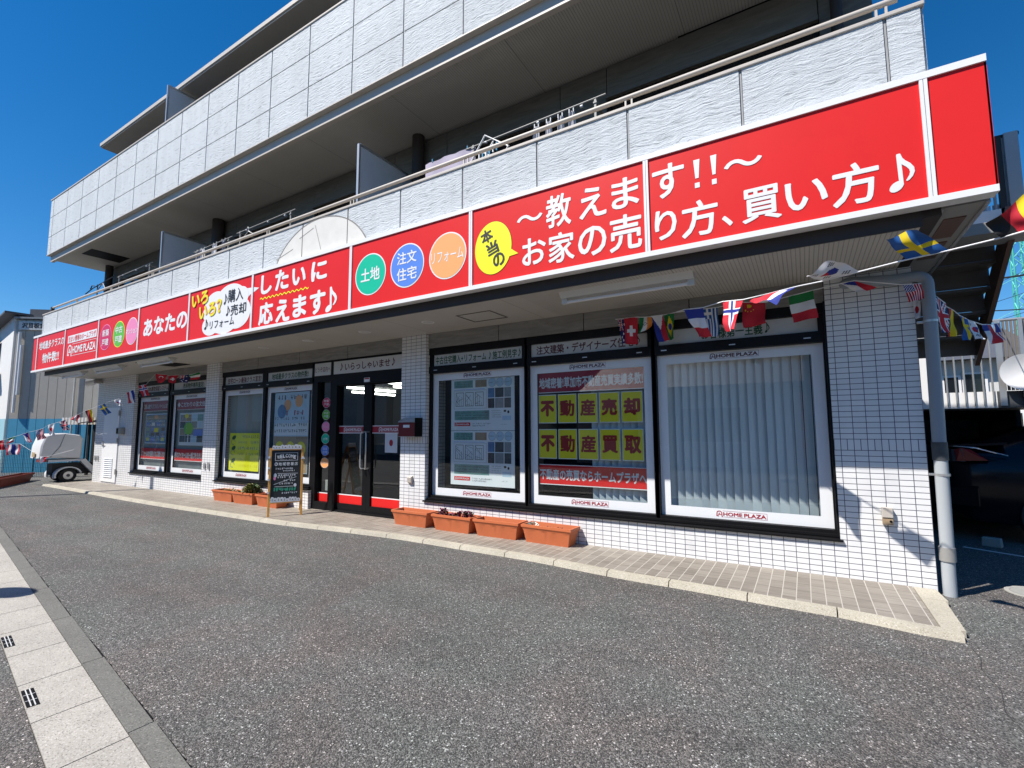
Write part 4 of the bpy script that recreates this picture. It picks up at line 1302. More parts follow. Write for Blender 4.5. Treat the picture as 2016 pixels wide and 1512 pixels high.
for st, pts in LAST.items():
    root = STR[st]
    if st == 'C':
        pts = sorted(set(pts), key=lambda q: -q[0])
    if st == 'A':
        pts = sorted(set(pts), key=lambda q: q[0])
    P2 = []
    for q in pts:
        q = Vector(q)
        if not P2 or (q - P2[-1]).length > .02:
            P2.append(q)
    b = MB(); b.tube([q - Vector(root.location) for q in P2], .0045 if st in 'AB' else .003, 'white', 6); b.build('cord', root, smooth=60)

# ------------------------------------------------------------------ planters
def planter_mesh(Ln=.66, Wd=.25, H=.205, m='terracotta'):
    """tapered trough with a rolled rim, origin at the base centre"""
    b = MB()
    hx0, hy0, hx1, hy1 = Ln * .42, Wd * .36, Ln * .47, Wd * .44
    N = 36
    def ring(hx, hy, z, wob=0):
        v = []
        per = 2 * (hx + hy) * 2
        for i in range(N * 2):
            t = i / (N * 2) * 4
            k = int(t); f = t - k
            if k == 0: x, y = -hx + 2 * hx * f, -hy
            elif k == 1: x, y = hx, -hy + 2 * hy * f
            elif k == 2: x, y = hx - 2 * hx * f, hy
            else: x, y = -hx, hy - 2 * hy * f
            r = 1 + (wob if i % 2 else 0)
            v.append((x * r, y * r, z + (.006 * math.sin(i * 1.4) if wob == -.001 else 0)))
        return v
    ringz = [ring(hx0, hy0, 0), ring(hx0 * 1.003, hy0 * 1.01, .01, .018), ring(hx1 * .985, hy1 * .98, H * .68, .018), ring(hx1, hy1, H * .70, -.001), ring(hx1 * 1.02, hy1 * 1.04, H * .80), ring(Ln / 2, Wd / 2, H * .86), ring(Ln / 2, Wd / 2, H), ring(Ln / 2 - .022, Wd / 2 - .022, H), ring(Ln / 2 - .03, Wd / 2 - .03, H * .72)]
    n = N * 2
    vs = [v for r in ringz for v in r]
    fs = []
    for k in range(len(ringz) - 1):
        for i in range(n):
            fs.append((k * n + i, k * n + (i + 1) % n, (k + 1) * n + (i + 1) % n, (k + 1) * n + i))
    fs.append(tuple(range(n - 1, -1, -1)))
    b.add(vs, fs, m)
    b2 = MB(); b2.quad([(-Ln / 2 + .028, -Wd / 2 + .028, H * .78), (Ln / 2 - .028, -Wd / 2 + .028, H * .78), (Ln / 2 - .028, Wd / 2 - .028, H * .78), (-Ln / 2 + .028, Wd / 2 - .028, H * .78)], 'soil')
    return b, b2
def leaf_cloud(b, cx, cy, cz, rx, ry, rz, n, size, ms, rs, up=.3):
    for _ in range(n):
        t = rs.uniform(0, 2 * math.pi); q = rs.random() ** .5
        h = rs.random()
        k = math.sqrt(max(.05, 1 - (h * .9) ** 2))
        c = Vector((cx + rx * q * k * math.cos(t), cy + ry * q * k * math.sin(t), cz + rz * h))
        d = Vector((math.cos(t) + rs.uniform(-.6, .6), math.sin(t) + rs.uniform(-.6, .6), up + rs.uniform(-.5, .7))).normalized()
        u = d.orthogonal().normalized() * size * rs.uniform(.3, .5)
        l = d * size * rs.uniform(.8, 1.4)
        b.quad([c, c + l * .5 + u, c + l, c + l * .5 - u], rs.choice(ms))
mat('leaf', (.055, .10, .02), .6, var=.35, vscale=40); mat('leaf_dark', (.025, .045, .012), .6, var=.3); mat('leaf_yellow', (.25, .22, .05), .6, var=.3); mat('dry_straw', (.42, .31, .17), .8, var=.3, vscale=30)
mat('purple_leaf', (.20, .01, .06), .6, var=.4, vscale=50); mat('petal', (.78, .76, .70), .6)
GP = 'terracotta troughs along the shop front'
pm, soilm = planter_mesh()
proto = thing('planter', 'empty terracotta trough planter beside the entrance door', 'planter', (-5.635, -.125, 0), 0, GP)
pm.build('pot', proto, smooth=35); soilm.build('soil', proto)
PLN = [(-4.90, 'terracotta trough planter with dark purple leafy plants', 0), (-4.205, 'terracotta trough planter of bare soil between the purple plants and the white flowers', 0), (-3.50, 'terracotta trough planter with small white flowers at one end', 0),
       (-10.375, 'terracotta trough planter filled with dry straw, leftmost before the shop windows', 0), (-9.70, 'terracotta trough planter holding a green leafy bush left of the chalkboard', 0), (-8.95, 'terracotta trough planter standing behind the chalkboard sign', 0)]
PR = [dup(proto, (x, -.13 - .003 * i, 0), R((-1.5, 1, -2, 1.5, 1, -1)[i]), lab) for i, (x, lab, _) in enumerate(PLN)]
rs = random.Random(5)
b = MB()
for cx in (-.22, -.06, .12, .2):
    leaf_cloud(b, cx, rs.uniform(-.03, .03), .15, .07, .05, .10 if cx != -.06 else .05, 110, .035, ['purple_leaf', 'purple_leaf', 'maroon_ink', 'leaf_dark'], rs)
b.build('plants', PR[0])
b = MB(); leaf_cloud(b, -.24, -.01, .16, .09, .05, .05, 70, .028, ['petal', 'petal', 'leaf'], rs); leaf_cloud(b, .05, 0, .15, .2, .06, .03, 60, .02, ['soil', 'leaf_dark', 'brown'], rs); b.build('plants', PR[2])
b = MB(); leaf_cloud(b, .08, 0, .15, .2, .08, .06, 260, .045, ['dry_straw'], rs, .0); b.build('straw', PR[3])
b = MB(); leaf_cloud(b, .12, 0, .16, .20, .11, .17, 420, .05, ['leaf', 'leaf_dark', 'leaf', 'leaf_yellow'], rs); leaf_cloud(b, -.2, 0, .15, .1, .07, .05, 80, .04, ['dry_straw', 'leaf_yellow'], rs)
for q in range(9):
    x, y = .12 + rs.uniform(-.12, .12), rs.uniform(-.05, .05)
    b.cyl((x, y, .15), (x + rs.uniform(-.05, .05), y, .28), .004, 'brown', 5)
b.build('bush', PR[4])
b1, s1 = planter_mesh(2.4, .30, .22, 'planter_red') if mat('planter_red', (.26, .05, .03), .5, var=.1) else None
t = thing('planter', 'long dark red trough planter at the far left edge of the car park', 'planter', (-18.55, -1.29, G), R(-32))
b1.build('pot', t, smooth=35); s1.build('soil', t)

# ------------------------------------------------------------------ chalkboard sign
ang = math.atan2(.42, .27)
A = thing('chalkboard_sign', 'wooden framed chalkboard sign reading WELCOME on the pavement by the entrance', 'chalkboard sign', (-8.02, -.82, 0), ang)
W_, H_ = .50, 1.06
tilt = Matrix.Rotation(R(-9), 4, 'X')
b = MB()
for x in (0, W_ - .035):
    b.box(x, x + .035, 0, .028, 0, H_, 'wood_orange')
b.box(.035, W_ - .035, 0, .026, H_ - .035, H_, 'wood_orange'); b.box(.035, W_ - .035, 0, .026, .20, .235, 'wood_orange')
b.xform(tilt); b.build('frame', A, bevel=.003)
b = MB()
for x in (0, W_ - .03):
    b.box(x, x + .03, .03, .055, 0, H_ * .98, 'wood_orange')
b.box(.03, W_ - .03, .032, .05, .25, .28, 'wood_orange')
k0 = b.v
b.xform(Matrix.Translation((0, 0, 0)))
top = tilt @ Vector((0, 0, H_))
Mb = Matrix.Translation((0, top.y, top.z - .02)) @ Matrix.Rotation(R(12), 4, 'X') @ Matrix.Translation((0, -.02, -H_ * .98))
b.xform(Mb); b.build('rear_leg', A)
b = MB(); b.box(.032, W_ - .032, .008, .018, .23, H_ - .03, 'slate'); b.xform(tilt); bd = b.build('blackboard', A)
b = MB(); y = .006
rs = random.Random(21)
b.frame(.085, .415, .86, .985, .006, y, 'chalk')
for i, ch in enumerate('WELCOME'):
    u = (i - 3) / 3
    b.text(ch, .115 + i * .0395, .115 + i * .0395 + .036, .885 + .022 * (1 - u * u), .945 + .022 * (1 - u * u), y - .001, 'chalk', .04, R(-7 * u))
squiggle(b, .16, .34, .878, .014, y - .001, 'chalk', rs)
for i in range(6):
    cx = .10 + i * .058
    b.text('◎地域密着店'[i], cx - .022, cx + .026, .78, .835, y, 'chalk', .02)
squiggle(b, .10, .36, .735, .026, y, 'chalk', rs, 1, .2); squiggle(b, .18, .42, .70, .024, y, 'chalk', rs, 1, .2)
b.line([(.13, .66), (.42, .655)], .006, y, 'chalk'); b.line([(.08, .49), (.40, .60)], .006, y, 'chalk'); b.line([(.09, .455), (.36, .455)], .006, y, 'chalk')
b.ell(.095, .63, .022, .035, y, 'chalk', 14); b.ell(.088, .585, .018, .03, y, 'pink', 12); b.ell(.385, .47, .022, .028, y, 'chalk', 14)
squiggle(b, .14, .40, .63, .03, y, 'chalk', rs, 1, .2); squiggle(b, .13, .34, .60, .03, y, 'chalk', rs, 1, .2); squiggle(b, .22, .40, .545, .028, y, 'chalk', rs, 1, .2); squiggle(b, .16, .36, .50, .026, y, 'chalk', rs, 1, .2)
for i in range(3):
    squiggle(b, .08, .42, .40 + i * .012, .034, y, 'chalk_green', rs, 1, .2)
squiggle(b, .20, .42, .355, .026, y, 'chalk', rs, 1, .2)
b.xform(tilt); b.build('chalk_drawing', bd)
def houses(b, z, rs):
    x = .04
    while x < W_ - .07:
        wd = rs.uniform(.04, .065); h = rs.uniform(.05, .085)
        b.prism([(x, z), (x + wd, z), (x + wd, z + h * .7), (x + wd * .8, z + h * .95), (x + wd * .5, z + h), (x + wd * .2, z + h * .95), (x, z + h * .7)], -.006, -.001, 'white')
        if rs.random() < .6:
            b.line([(x + wd * .5, z + h * .25), (x + wd * .5, z + h * .7)], .006, -.0075, 'leaf_dark')
        else:
            b.rect(x + wd * .3, x + wd * .55, z + h * .3, z + h * .55, -.0075, 'brown')
        x += wd * .86
b = MB(); houses(b, H_ - .02, rs)
for z in (.9, .35, .55, .73):
    b.prism([(-.012, z), (.018, z), (.014, z + .035), (-.008, z + .035)], -.006, -.001, 'white')
b.prism([(W_ - .04, .88), (W_ + .02, .88), (W_ - .005, .93)], -.006, -.001, 'white')
b.xform(tilt); b.build('paper_cutout', A)
b = MB(); houses(b, .215, rs); b.xform(tilt); b.build('paper_cutout', A)

# ------------------------------------------------------------------ things on the walls
t = thing('mailbox', 'dark red mailbox with a grey lid on the tiled pillar beside the door', 'mailbox', (-5.79, 0, 1.237))
b = MB(); b.box(-.16, .16, -.152, -.012, 0, .20, 'deep_red'); b.build('body', t, bevel=.006)
b = MB(); b.hexa([(-.168, -.158, .202), (.168, -.158, .202), (.17, -.012, .202), (-.17, -.012, .202)], [(-.168, -.145, .222), (.168, -.145, .222), (.17, -.012, .275), (-.17, -.012, .275)], 'aluminium'); b.build('lid', t)
b = MB(); b.box(.161, .172, -.157, -.005, -.003, .265, 'black'); b.build('side_panel', t)
b = MB(); b.box(-.06, .06, -.157, -.1525, .125, .165, 'white'); b.build('name_plate', t)
b = MB(); b.box(-.162, .160, -.154, -.012, -.006, -.001, 'aluminium'); b.build('base_trim', t)
t = thing('hose_outlet', 'small beige outlet box low on the right tiled pillar', 'outlet box', (-.302, 0, .50))
b = MB(); b.box(-.038, .038, -.05, -.001, .06, .145, 'coping'); b.build('box', t, bevel=.004)
b = MB(); b.box(-.036, .036, -.042, -.001, .0, .058, 'photo_tan'); b.cyl((.02, -.046, .03), (.02, -.041, .03), .010, 'black', 10); b.build('socket', t)
t = thing('hose_outlet', 'small beige outlet box low on the pillar right of the entrance', 'outlet box', (-5.83, 0, .54))
b = MB(); b.hexa([(-.03, -.04, .03), (.04, -.04, .03), (.04, -.001, .0), (-.03, -.001, .0)], [(-.03, -.05, .10), (.04, -.05, .10), (.04, -.001, .125), (-.03, -.001, .125)], 'coping'); b.build('box', t)
t = thing('intercom', 'grey wall box beside the white service door', 'wall box', (-15.52, 0, 1.25))
b = MB(); b.box(-.13, .13, -.09, -.001, 0, .165, 'grey_box'); b.build('body', t, bevel=.006)
b = MB(); b.box(-.12, -.02, -.096, -.091, .02, .145, 'black'); b.build('cover', t)
t = thing('wall_lamp', 'grey wall lamp at the top left corner of the tile wall', 'wall lamp', (-17.05, -.05, 2.60))
b = MB(); b.cyl((.05, .04, .06), (.05, -.12, .06), .06, 'grey_box', 14); b.cyl((.05, -.06, .05), (-.22, -.16, .0), .055, 'white', 14, .075); b.build('body', t, smooth=40)
for xx, s in ((-11.52, 1), (-16.98, 1)):
    pass
for xx, zz, lab in ((-11.44, .55, 'pair of small grey hooks low on the tile pillar left of the yellow notice'), (-16.95, .56, 'small grey hooks low on the far left tile wall edge')):
    t = thing('wall_hook', lab, 'hook', (xx, 0, zz))
    b = MB(); b.hexa([(-.10, -.03, .0), (-.07, -.03, .0), (-.07, -.001, .0), (-.10, -.001, .0)], [(-.085, -.04, .10), (-.07, -.04, .12), (-.07, -.001, .12), (-.085, -.001, .10)], 'aluminium'); b.build('bracket', t)
    b = MB(); b.hexa([(.05, -.03, .0), (.09, -.03, .0), (.09, -.001, .0), (.05, -.001, .0)], [(.07, -.04, .13), (.09, -.04, .13), (.09, -.001, .13), (.07, -.001, .13)], 'aluminium'); b.build('bracket', t)
# ------------------------------------------------------------------ lights under the canopy
FLG = 'fluorescent lamps under the canopy'
def lamp(x, y, lab, first=None):
    if first:
        return dup(first, (x, y, 2.74), 0, lab)
    t = thing('fluorescent_lamp', lab, 'fluorescent lamp', (x, y, 2.74), 0, FLG)
    b = MB(); b.hexa([(-.66, -.05, -.055), (.66, -.05, -.055), (.66, .05, -.055), (-.66, .05, -.055)], [(-.66, -.095, 0), (.66, -.095, 0), (.66, .095, 0), (-.66, .095, 0)], 'header_film'); b.build('housing', t)
    b = MB(); b.cyl((-.60, 0, -.092), (.60, 0, -.092), .016, 'white', 12); b.build('tube', t, smooth=40)
    for sx in (-.63, .63):
        b = MB(); b.box(sx - .03, sx + .03, -.02, .02, -.11, -.055, 'header_film'); b.build('lamp_holder', t)
    return t
l0 = lamp(-2.32, -.82, 'white fluorescent lamp over the large right shop window')
lamp(-11.85, -.86, 'white fluorescent lamp under the canopy next to the dark ceiling opening', l0)
lamp(-13.95, -.90, 'second fluorescent lamp from the left under the canopy', l0)
lamp(-15.95, -.92, 'fluorescent lamp nearest the far left end of the canopy', l0)
dl0 = thing('downlight', 'round recessed downlight nearest the square ceiling hatch', 'downlight', (-5.04, -.575, 2.74), 0, 'recessed downlights under the canopy')
b = MB(); b.cyl((0, 0, -.006), (0, 0, 0), .088, 'white', 28); b.build('trim', dl0, smooth=40)
b = MB(); b.cyl((0, 0, -.0075), (0, 0, -.0062), .066, 'header_film', 24); b.build('lens', dl0)
for xx, lab in ((-6.23, 'round recessed downlight right above the right door leaf'), (-7.51, 'round recessed downlight in front of the left door leaf'), (-8.70, 'leftmost of the four round recessed downlights')):
    dup(dl0, (xx, -.575, 2.74), 0, lab)
b = MB()
for x0, x1, y0, y1 in ((-4.51, -4.0, -.67, -.655), (-4.51, -4.0, -.27, -.255), (-4.51, -4.495, -.655, -.27), (-4.015, -4.0, -.655, -.27)):
    b.box(x0, x1, y0, y1, 2.733, 2.739, 'dark_stone')
b.build('ceiling_hatch', B)
b = MB(); b.box(-12.67, -11.98, -.91, -.18, 2.732, 2.739, 'black'); b.build('ceiling_opening', B)
# ------------------------------------------------------------------ downpipe
t = thing('downpipe', 'thick grey rain downpipe running down the right corner of the shop', 'downpipe', (0, 0, 0))
b = MB(); r = .0475
el = [(-1.0, -.06, 2.63)] + [(-.15 + .0, -.06, 2.63)]
arc = [(.085 - .075 + .075 * math.sin(a), -.06 + .06 * 0, 2.63 - .075 + .075 * math.cos(a)) for a in [math.pi / 2 * i / 6 for i in range(7)]]
b.tube([(-.55, .10, 2.66), (-.45, -.04, 2.66)] + [(-.15, -.055, 2.625)] + arc + [(.088, -.055, 2.3)], r, 'pipe_dark', 18)
b.tube([(.088, -.055, 2.301), (.082, -.02, 1.2)], r, 'pipe_dark', 18)
b.build('upper_pipe', t, smooth=60)
b = MB(); b.tube([(.082, -.02, 1.075), (.078, .0, .33)], r * .985, 'grey_pvc', 18); b.build('lower_pipe', t, smooth=60)
b = MB(); b.tube([(.077, .004, .25), (.075, .008, .12), (.075, .010, G)], r * .98, 'grey_pvc', 18); b.build('foot', t, smooth=60)
b = MB(); b.tube([(.082, -.018, 1.21), (.082, -.018, 1.06)], r * 1.12, 'photo_dark', 18); b.build('collar', t, smooth=60)
b = MB(); b.tube([(.077, .003, .35), (.077, .004, .24)], r * 1.16, 'grey_box', 18); b.build('collar', t, smooth=60)
for z, yy in ((2.22, -.053), (.93, -.015)):
    b = MB(); b.cyl((.086, yy, z), (.086, yy, z + .02), r * 1.1, 'aluminium', 18); b.box(.0, .05, yy - .005, yy + .04, z + .002, z + .018, 'aluminium'); b.build('bracket', t, smooth=40)

# ------------------------------------------------------------------ laundry on the second floor balcony
GL_ = 'laundry poles on the balcony'
def pole(x0, x1, lab, z=5.0, tilt=.04):
    t = thing('laundry_pole', lab, 'laundry pole', (x0, -.55, z), 0, GL_)
    b = MB(); b.cyl((0, 0, 0), (x1 - x0, 0, tilt), .010, 'grey_box', 10); b.build('bar', t, smooth=50)
    for xx in (.12, x1 - x0 - .12):
        b = MB(); b.box(xx - .012, xx + .012, -.012, .012, -.9, .02, 'grey_box'); b.box(xx - .02, xx + .02, -.02, .5, -.03, -.012, 'grey_box'); b.build('bracket', t)
    for xx in (.3, (x1 - x0) * .55, x1 - x0 - .3):
        b = MB(); b.cyl((xx, 0, .0), (xx + .03, 0, .0), .016, 'panel_grey', 10); b.build('ring', t)
    return t
pole(-9.75, -8.0, 'bare laundry pole behind the handrail above the circular mark', 4.99)
pole(-4.45, -2.55, 'laundry pole with white clothes near the middle of the balcony', 4.95)
pole(-14.9, -13.1, 'laundry pole left of the left grey partition', 5.03)
pole(-11.3, -9.9, 'laundry pole with hangers just right of the left grey partition', 4.93)
mat('cloth_white', (.48, .49, .53), .85, var=.08); mat('cloth_lilac', (.44, .40, .50), .85, var=.08); mat('cloth_navy', (.03, .04, .08), .85); mat('peg_blue', (.05, .30, .50), .5)
def cloth(x, w, h, z, m, lab, name='garment', cat='laundry', y=-.55, taper=.8, seed=1):
    t = thing(name, lab, cat, (x, y, z), 0, 'laundry hung out on the balcony')
    rs = random.Random(seed); b = MB(); n = 10
    top = [(w * (i / n - .5), .012 * math.sin(i * 1.9 + seed), 0 - .03 * abs(i / n - .5)) for i in range(n + 1)]
    bot = [(w * (i / n - .5) / taper, .03 * math.sin(i * 1.3 + seed), -h - .02 * rs.random()) for i in range(n + 1)]
    b.add(top + bot, [(i, i + 1, n + 2 + i, n + 1 + i) for i in range(n)], m)
    b.build('fabric', t, smooth=60)
    for xx in (-w * .35, w * .35):
        b = MB(); b.box(xx - .005, xx + .005, -.008, .008, -.02, .03, 'peg_blue' if name == 'towel' else 'panel_grey'); b.build('clothes_peg', t)
    return t
cloth(-4.72, .84, .5, 4.965, 'cloth_lilac', 'lilac towel hanging over the balcony left of the white drying frame', 'towel', 'towel', taper=1.0, seed=3)
for i, (x, m, lab) in enumerate(((-3.41, 'cloth_white', 'first of the four white shirts from the left, right of the drying frame'), (-3.25, 'cloth_white', 'second of the four white shirts on the balcony pole'), (-3.10, 'cloth_white', 'third of the four white shirts on the balcony pole'), (-2.96, 'cloth_white', 'fourth and rightmost white shirt on the balcony pole'))):
    cloth(x, .075, .40, 4.915 + .008 * i, m, lab, 'shirt', 'shirt', taper=.7, seed=i + 5)
for i, (x, m, lab) in enumerate(((-11.1, 'cloth_navy', 'dark navy garment beside the left grey partition'), (-10.95, 'cloth_white', 'small white garment next to the navy one by the left partition'), (-10.5, 'cloth_white', 'white garment in the middle of the left laundry pole'), (-10.2, 'cloth_navy', 'dark garment at the right of the left laundry pole'))):
    cloth(x, .16, .5, 4.93 + .01 * i, m, lab, 'garment', 'garment', taper=.75, seed=i + 15)
t = thing('drying_frame', 'white plastic drying frame with pegs leaning on the handrail', 'drying frame', (-3.95, -.8, 4.55), 0)
b = MB(); b.tube([(-.25, 0, 0), (-.03, 0, .30), (.27, .05, .10), (.05, .05, -.2), (-.25, 0, 0)], .013, 'white', 8); b.tube([(-.14, 0, .15), (.16, .05, -.05)], .010, 'white', 8); b.tube([(.08, .03, .23), (-.12, .03, -.05)], .010, 'white', 8); b.build('frame', t, smooth=60)
b = MB()
for i in range(6):
    b.box(-.12 + .05 * i - .006, -.12 + .05 * i + .006, .0, .02, .02 + .01 * i, .12 + .01 * i, 'peg_blue' if i % 2 else 'white')
b.build('peg', t)
t = thing('clothes_hanger', 'white clothes hanger on the laundry pole left of the circular mark', 'hanger', (-9.40, -.56, 4.98), 0)
b = MB(); b.tube([(0, 0, .02), (.02, 0, .05), (.05, 0, .03), (.04, 0, -.03), (.22, 0, -.13), (-.16, 0, -.15), (.04, 0, -.03)], .008, 'white', 6); b.build('wire', t)
t = thing('aerial', 'dark thin aerial and clutter at the left end of the second floor balcony', 'aerial', (-15.9, -.6, 4.45), 0)
b = MB(); b.tube([(-.75, 0, .42), (-.3, 0, .50), (.9, 0, .60)], .014, 'ink', 6); b.tube([(-.45, 0, .5), (-.35, 0, .58), (-.22, 0, .55)], .012, 'ink', 6); b.build('rod', t)
b = MB(); b.tube([(.0, 0, 0), (.0, 0, .55)], .014, 'ink', 6); b.tube([(-.1, 0, .35), (.3, 0, .55), (.5, 0, .35)], .012, 'grey_box', 6); b.build('stem', t)

# ------------------------------------------------------------------ external stair and landing on the right
mat('stair_paint', (.11, .10, .09), .6, var=.2)
mat('slat_brown', (.17, .155, .14), .6, var=.25)
X0 = thing('external_stair', 'dark steel external staircase climbing the right side of the building', 'staircase')
b = MB()
n = 7
for i in range(5):
    f = i / (n - 1)
    y = .75 + 1.35 * f; z = 3.16 - 1.24 * f
    b.box(.06, .80, y, y + .25, z - .03, z, 'stair_paint'); b.box(.06, .80, y + .235, y + .25, z - .20, z - .03, 'stair_paint')
b.build('tread', X0)
for xs_ in (.02, .80):
    b = MB()
    b.hexa([(xs_, .62, 3.02), (xs_ + .04, .62, 3.02), (xs_ + .04, 1.95, 2.02), (xs_, 1.95, 2.02)], [(xs_, .62, 3.34), (xs_ + .04, .62, 3.34), (xs_ + .04, 1.95, 2.24), (xs_, 1.95, 2.24)], 'brown' if xs_ > .5 else 'stair_paint')
    b.build('stringer', X0)
b = MB(); b.box(.02, 1.30, .30, .72, 3.02, 3.12, 'grey_box'); b.box(.30, .95, .72, .76, 3.1, 3.36, 'white'); b.build('upper_landing', X0)
b = MB(); b.box(.0, 1.9, 3.06, 4.4, 1.58, 1.68, 'grey_box'); b.build('landing_slab', X0)
b = MB(); b.box(.5, 1.22, 3.0, 3.06, 1.575, 1.782, 'white'); b.box(1.222, 2.3, 3.0, 3.06, 1.575, 1.782, 'photo_dark'); b.build('landing_edge', X0)
b = MB(); b.box(.485, .575, 2.97, 3.0, 1.575, 2.72, 'white'); b.build('landing_post', X0)
b = MB()
b.cyl((.56, 3.0, 2.68), (2.3, 3.0, 2.68), .018, 'aluminium', 8)
for i in range(8):
    x = .66 + .0875 * i
    b.cyl((x, 2.985, 1.60), (x, 2.985, 2.68), .0105, 'aluminium', 8)
b.build('railing', X0, smooth=50)
b = MB()
x = 1.25
while x < 2.3:
    b.box(x, x + .024, 2.985, 3.0, 1.79, 2.66, 'slat_brown'); x += .036
b.box(1.24, 1.30, 2.96, 2.984, 1.6, 2.68, 'aluminium'); b.box(1.46, 1.50, 2.96, 2.984, 1.6, 2.68, 'aluminium'); b.box(1.66, 1.72, 2.96, 2.984, 1.6, 2.68, 'aluminium')
b.build('slatted_screen', X0)
b = MB()
for i in range(9):
    x = .32 + .075 * i
    b.cyl((x, .74, 3.36), (x, .74, 4.05), .012, 'post_grey', 8)
b.box(.80, .845, .72, .76, 3.30, 4.06, 'dark_brown'); b.box(.86, .955, .70, .76, 3.2, 4.07, 'post_grey'); b.cyl((.3, .74, 4.06), (.97, .74, 4.06), .018, 'ink', 8)
b.build('upper_railing', X0, smooth=40)
b = MB()
x = .32
while x < .85:
    b.box(x, x + .05, .765, .775, 3.12, 3.42, 'white'); x += .062
b.build('ribbed_panel', X0)
t = thing('satellite_dish', 'white satellite dish on the landing railing at the right edge', 'satellite dish', (1.46, 2.86, 2.0), 0)
b = MB()
n = 36
ringv = []
for j, (rr_, dz) in enumerate(((.0, .05), (.08, .045), (.16, .025), (.235, -.0))):
    for i in range(n):
        a = 2 * math.pi * i / n
        ringv.append((rr_ * math.cos(a), dz, rr_ * .95 * math.sin(a)))
b.add(ringv, [(j * n + i, j * n + (i + 1) % n, (j + 1) * n + (i + 1) % n, (j + 1) * n + i) for j in range(3) for i in range(n)], 'white')
b.build('reflector', t, smooth=60)
b = MB(); b.tube([(0, .06, -.02), (.0, .10, -.30)], .016, 'aluminium', 8); b.build('mast', t)
b = MB(); b.tube([(0, .03, -.22), (.02, -.14, -.12), (.0, -.20, -.02)], .010, 'ink', 6); b.cyl((0, -.22, 0), (0, -.16, 0), .026, 'ink', 12); b.build('feed_arm', t)

# ------------------------------------------------------------------ car, wheel stop, ground marks on the right
mat('car_paint', (.004, .004, .007), .18, var=.05, spec=.3); mat('tail_red', (.22, .006, .01), .2, var=.1); mat('chrome', (.7, .7, .7), .12, 1, var=.02); mat('car_glass', (.008, .009, .010), .05, var=.05); mat('smoke_lens', (.10, .10, .12), .12, var=.1)
car = thing('parked_car', 'black car parked tail first under the stair at the right edge', 'car', (.70, 2.66, G), 0)
# side profile (x forward, z): tail at x=0
SEC = [  # x, z_bottom, z_belt, z_top, half width at belt, half width at roof
 (.00, .42, .80, .93, .74, .70), (.04, .30, .95, 1.10, .80, .72), (.16, .24, 1.00, 1.16, .84, .70), (.45, .22, 1.00, 1.20, .87, .66), (.80, .20, 1.00, 1.34, .88, .62), (1.25, .20, .99, 1.46, .885, .60), (1.9, .20, .98, 1.49, .89, .60), (2.5, .20, .96, 1.44, .89, .60), (3.1, .20, .94, 1.16, .885, .64), (3.5, .20, .90, .96, .87, .70), (4.1, .22, .78, .84, .82, .66), (4.4, .30, .60, .66, .70, .58)]
yc = .89
b = MB()
vs = []
for (x, zb, zm, zt, wb, wt) in SEC:
    prof = [(-wb * .94, zb), (-wb, zb + (zm - zb) * .35), (-wb * 1.0, zb + (zm - zb) * .7), (-wb * .97, zm), (-wt, zm + (zt - zm) * .72), (-wt * .8, zt), (0, zt + .015)]
    prof += [(-p[0], p[1]) for p in prof[-2::-1]]
    vs += [(x, yc + p[0], p[1]) for p in prof]
m_ = len(prof)
fs = []
for k in range(len(SEC) - 1):
    for i in range(m_ - 1):
        fs.append((k * m_ + i, (k + 1) * m_ + i, (k + 1) * m_ + i + 1, k * m_ + i + 1))
    fs.append((k * m_ + m_ - 1, (k + 1) * m_ + m_ - 1, (k + 1) * m_, k * m_))
fs.append(tuple(range(m_))); fs.append(tuple((len(SEC) - 1) * m_ + i for i in range(m_ - 1, -1, -1)))
b.add(vs, fs, 'car_paint')
b.build('body', car, smooth=50)
b = MB()
for k in range(4, 8):
    a, c = SEC[k], SEC[k + 1]
    f = lambda s, q: (s[0], yc - (s[4] * .97 + (s[5] - s[4] * .97) * q) - .012, s[2] + (s[3] - s[2]) * .72 * q)
    b.quad([f(a, .12), f(c, .12), f(c, .92), f(a, .92)], 'car_glass')
b.build('side_window', car)
b = MB(); b.hexa([(.02, .03, .96), (.30, -.005, .97), (.32, .05, .97), (.02, .25, .96)], [(.01, .05, 1.10), (.06, .02, 1.12), (.16, .06, 1.10), (.02, .25, 1.10)], 'tail_red'); b.build('tail_light', car)
b = MB(); b.hexa([(-.005, .10, .95), (.10, .022, .95), (.10, .05, .95), (.0, .25, .95)], [(-.01, .10, 1.10), (.07, .012, 1.11), (.10, .05, 1.10), (-.01, .25, 1.10)], 'smoke_lens'); b.build('tail_lens', car)
b = MB(); b.tube([(-.03, .24, 1.135), (.05, .06, 1.135), (.20, .03, 1.12), (.48, .004, 1.03)], .008, 'chrome', 6); b.build('trim', car, smooth=60)
b = MB(); b.hexa([(-.04, .12, 1.13), (.5, .08, 1.16), (.5, 1.66, 1.16), (-.04, 1.66, 1.13)], [(-.04, .12, 1.15), (.5, .08, 1.19), (.5, 1.66, 1.19), (-.04, 1.66, 1.15)], 'car_paint'); b.build('spoiler', car)
b = MB(); b.hexa([(-.10, .14, .40), (.20, -.01, .40), (.2, 1.78, .40), (-.10, 1.62, .40)], [(-.08, .14, .62), (.20, -.015, .66), (.2, 1.78, .66), (-.08, 1.62, .62)], 'car_paint'); b.build('rear_bumper', car, bevel=.02)
for xw in (.86, 3.45):
    for yw in (.0, 1.60):
        b = MB(); b.cyl((xw, yw, .32), (xw, yw + .18, .32), .32, 'rubber', 32); wl = b.build('wheel', car, smooth=40)
        b = MB(); ya = yw - .004 if yw < .5 else yw + .184
        b.cyl((xw, ya, .32), (xw, ya + .003, .32), .21, 'aluminium', 28)
        b.build('rim', wl)
t = thing('wheel_stop', 'weathered concrete wheel stop behind the black car', 'wheel stop', (.91, 2.42, G), R(-24))
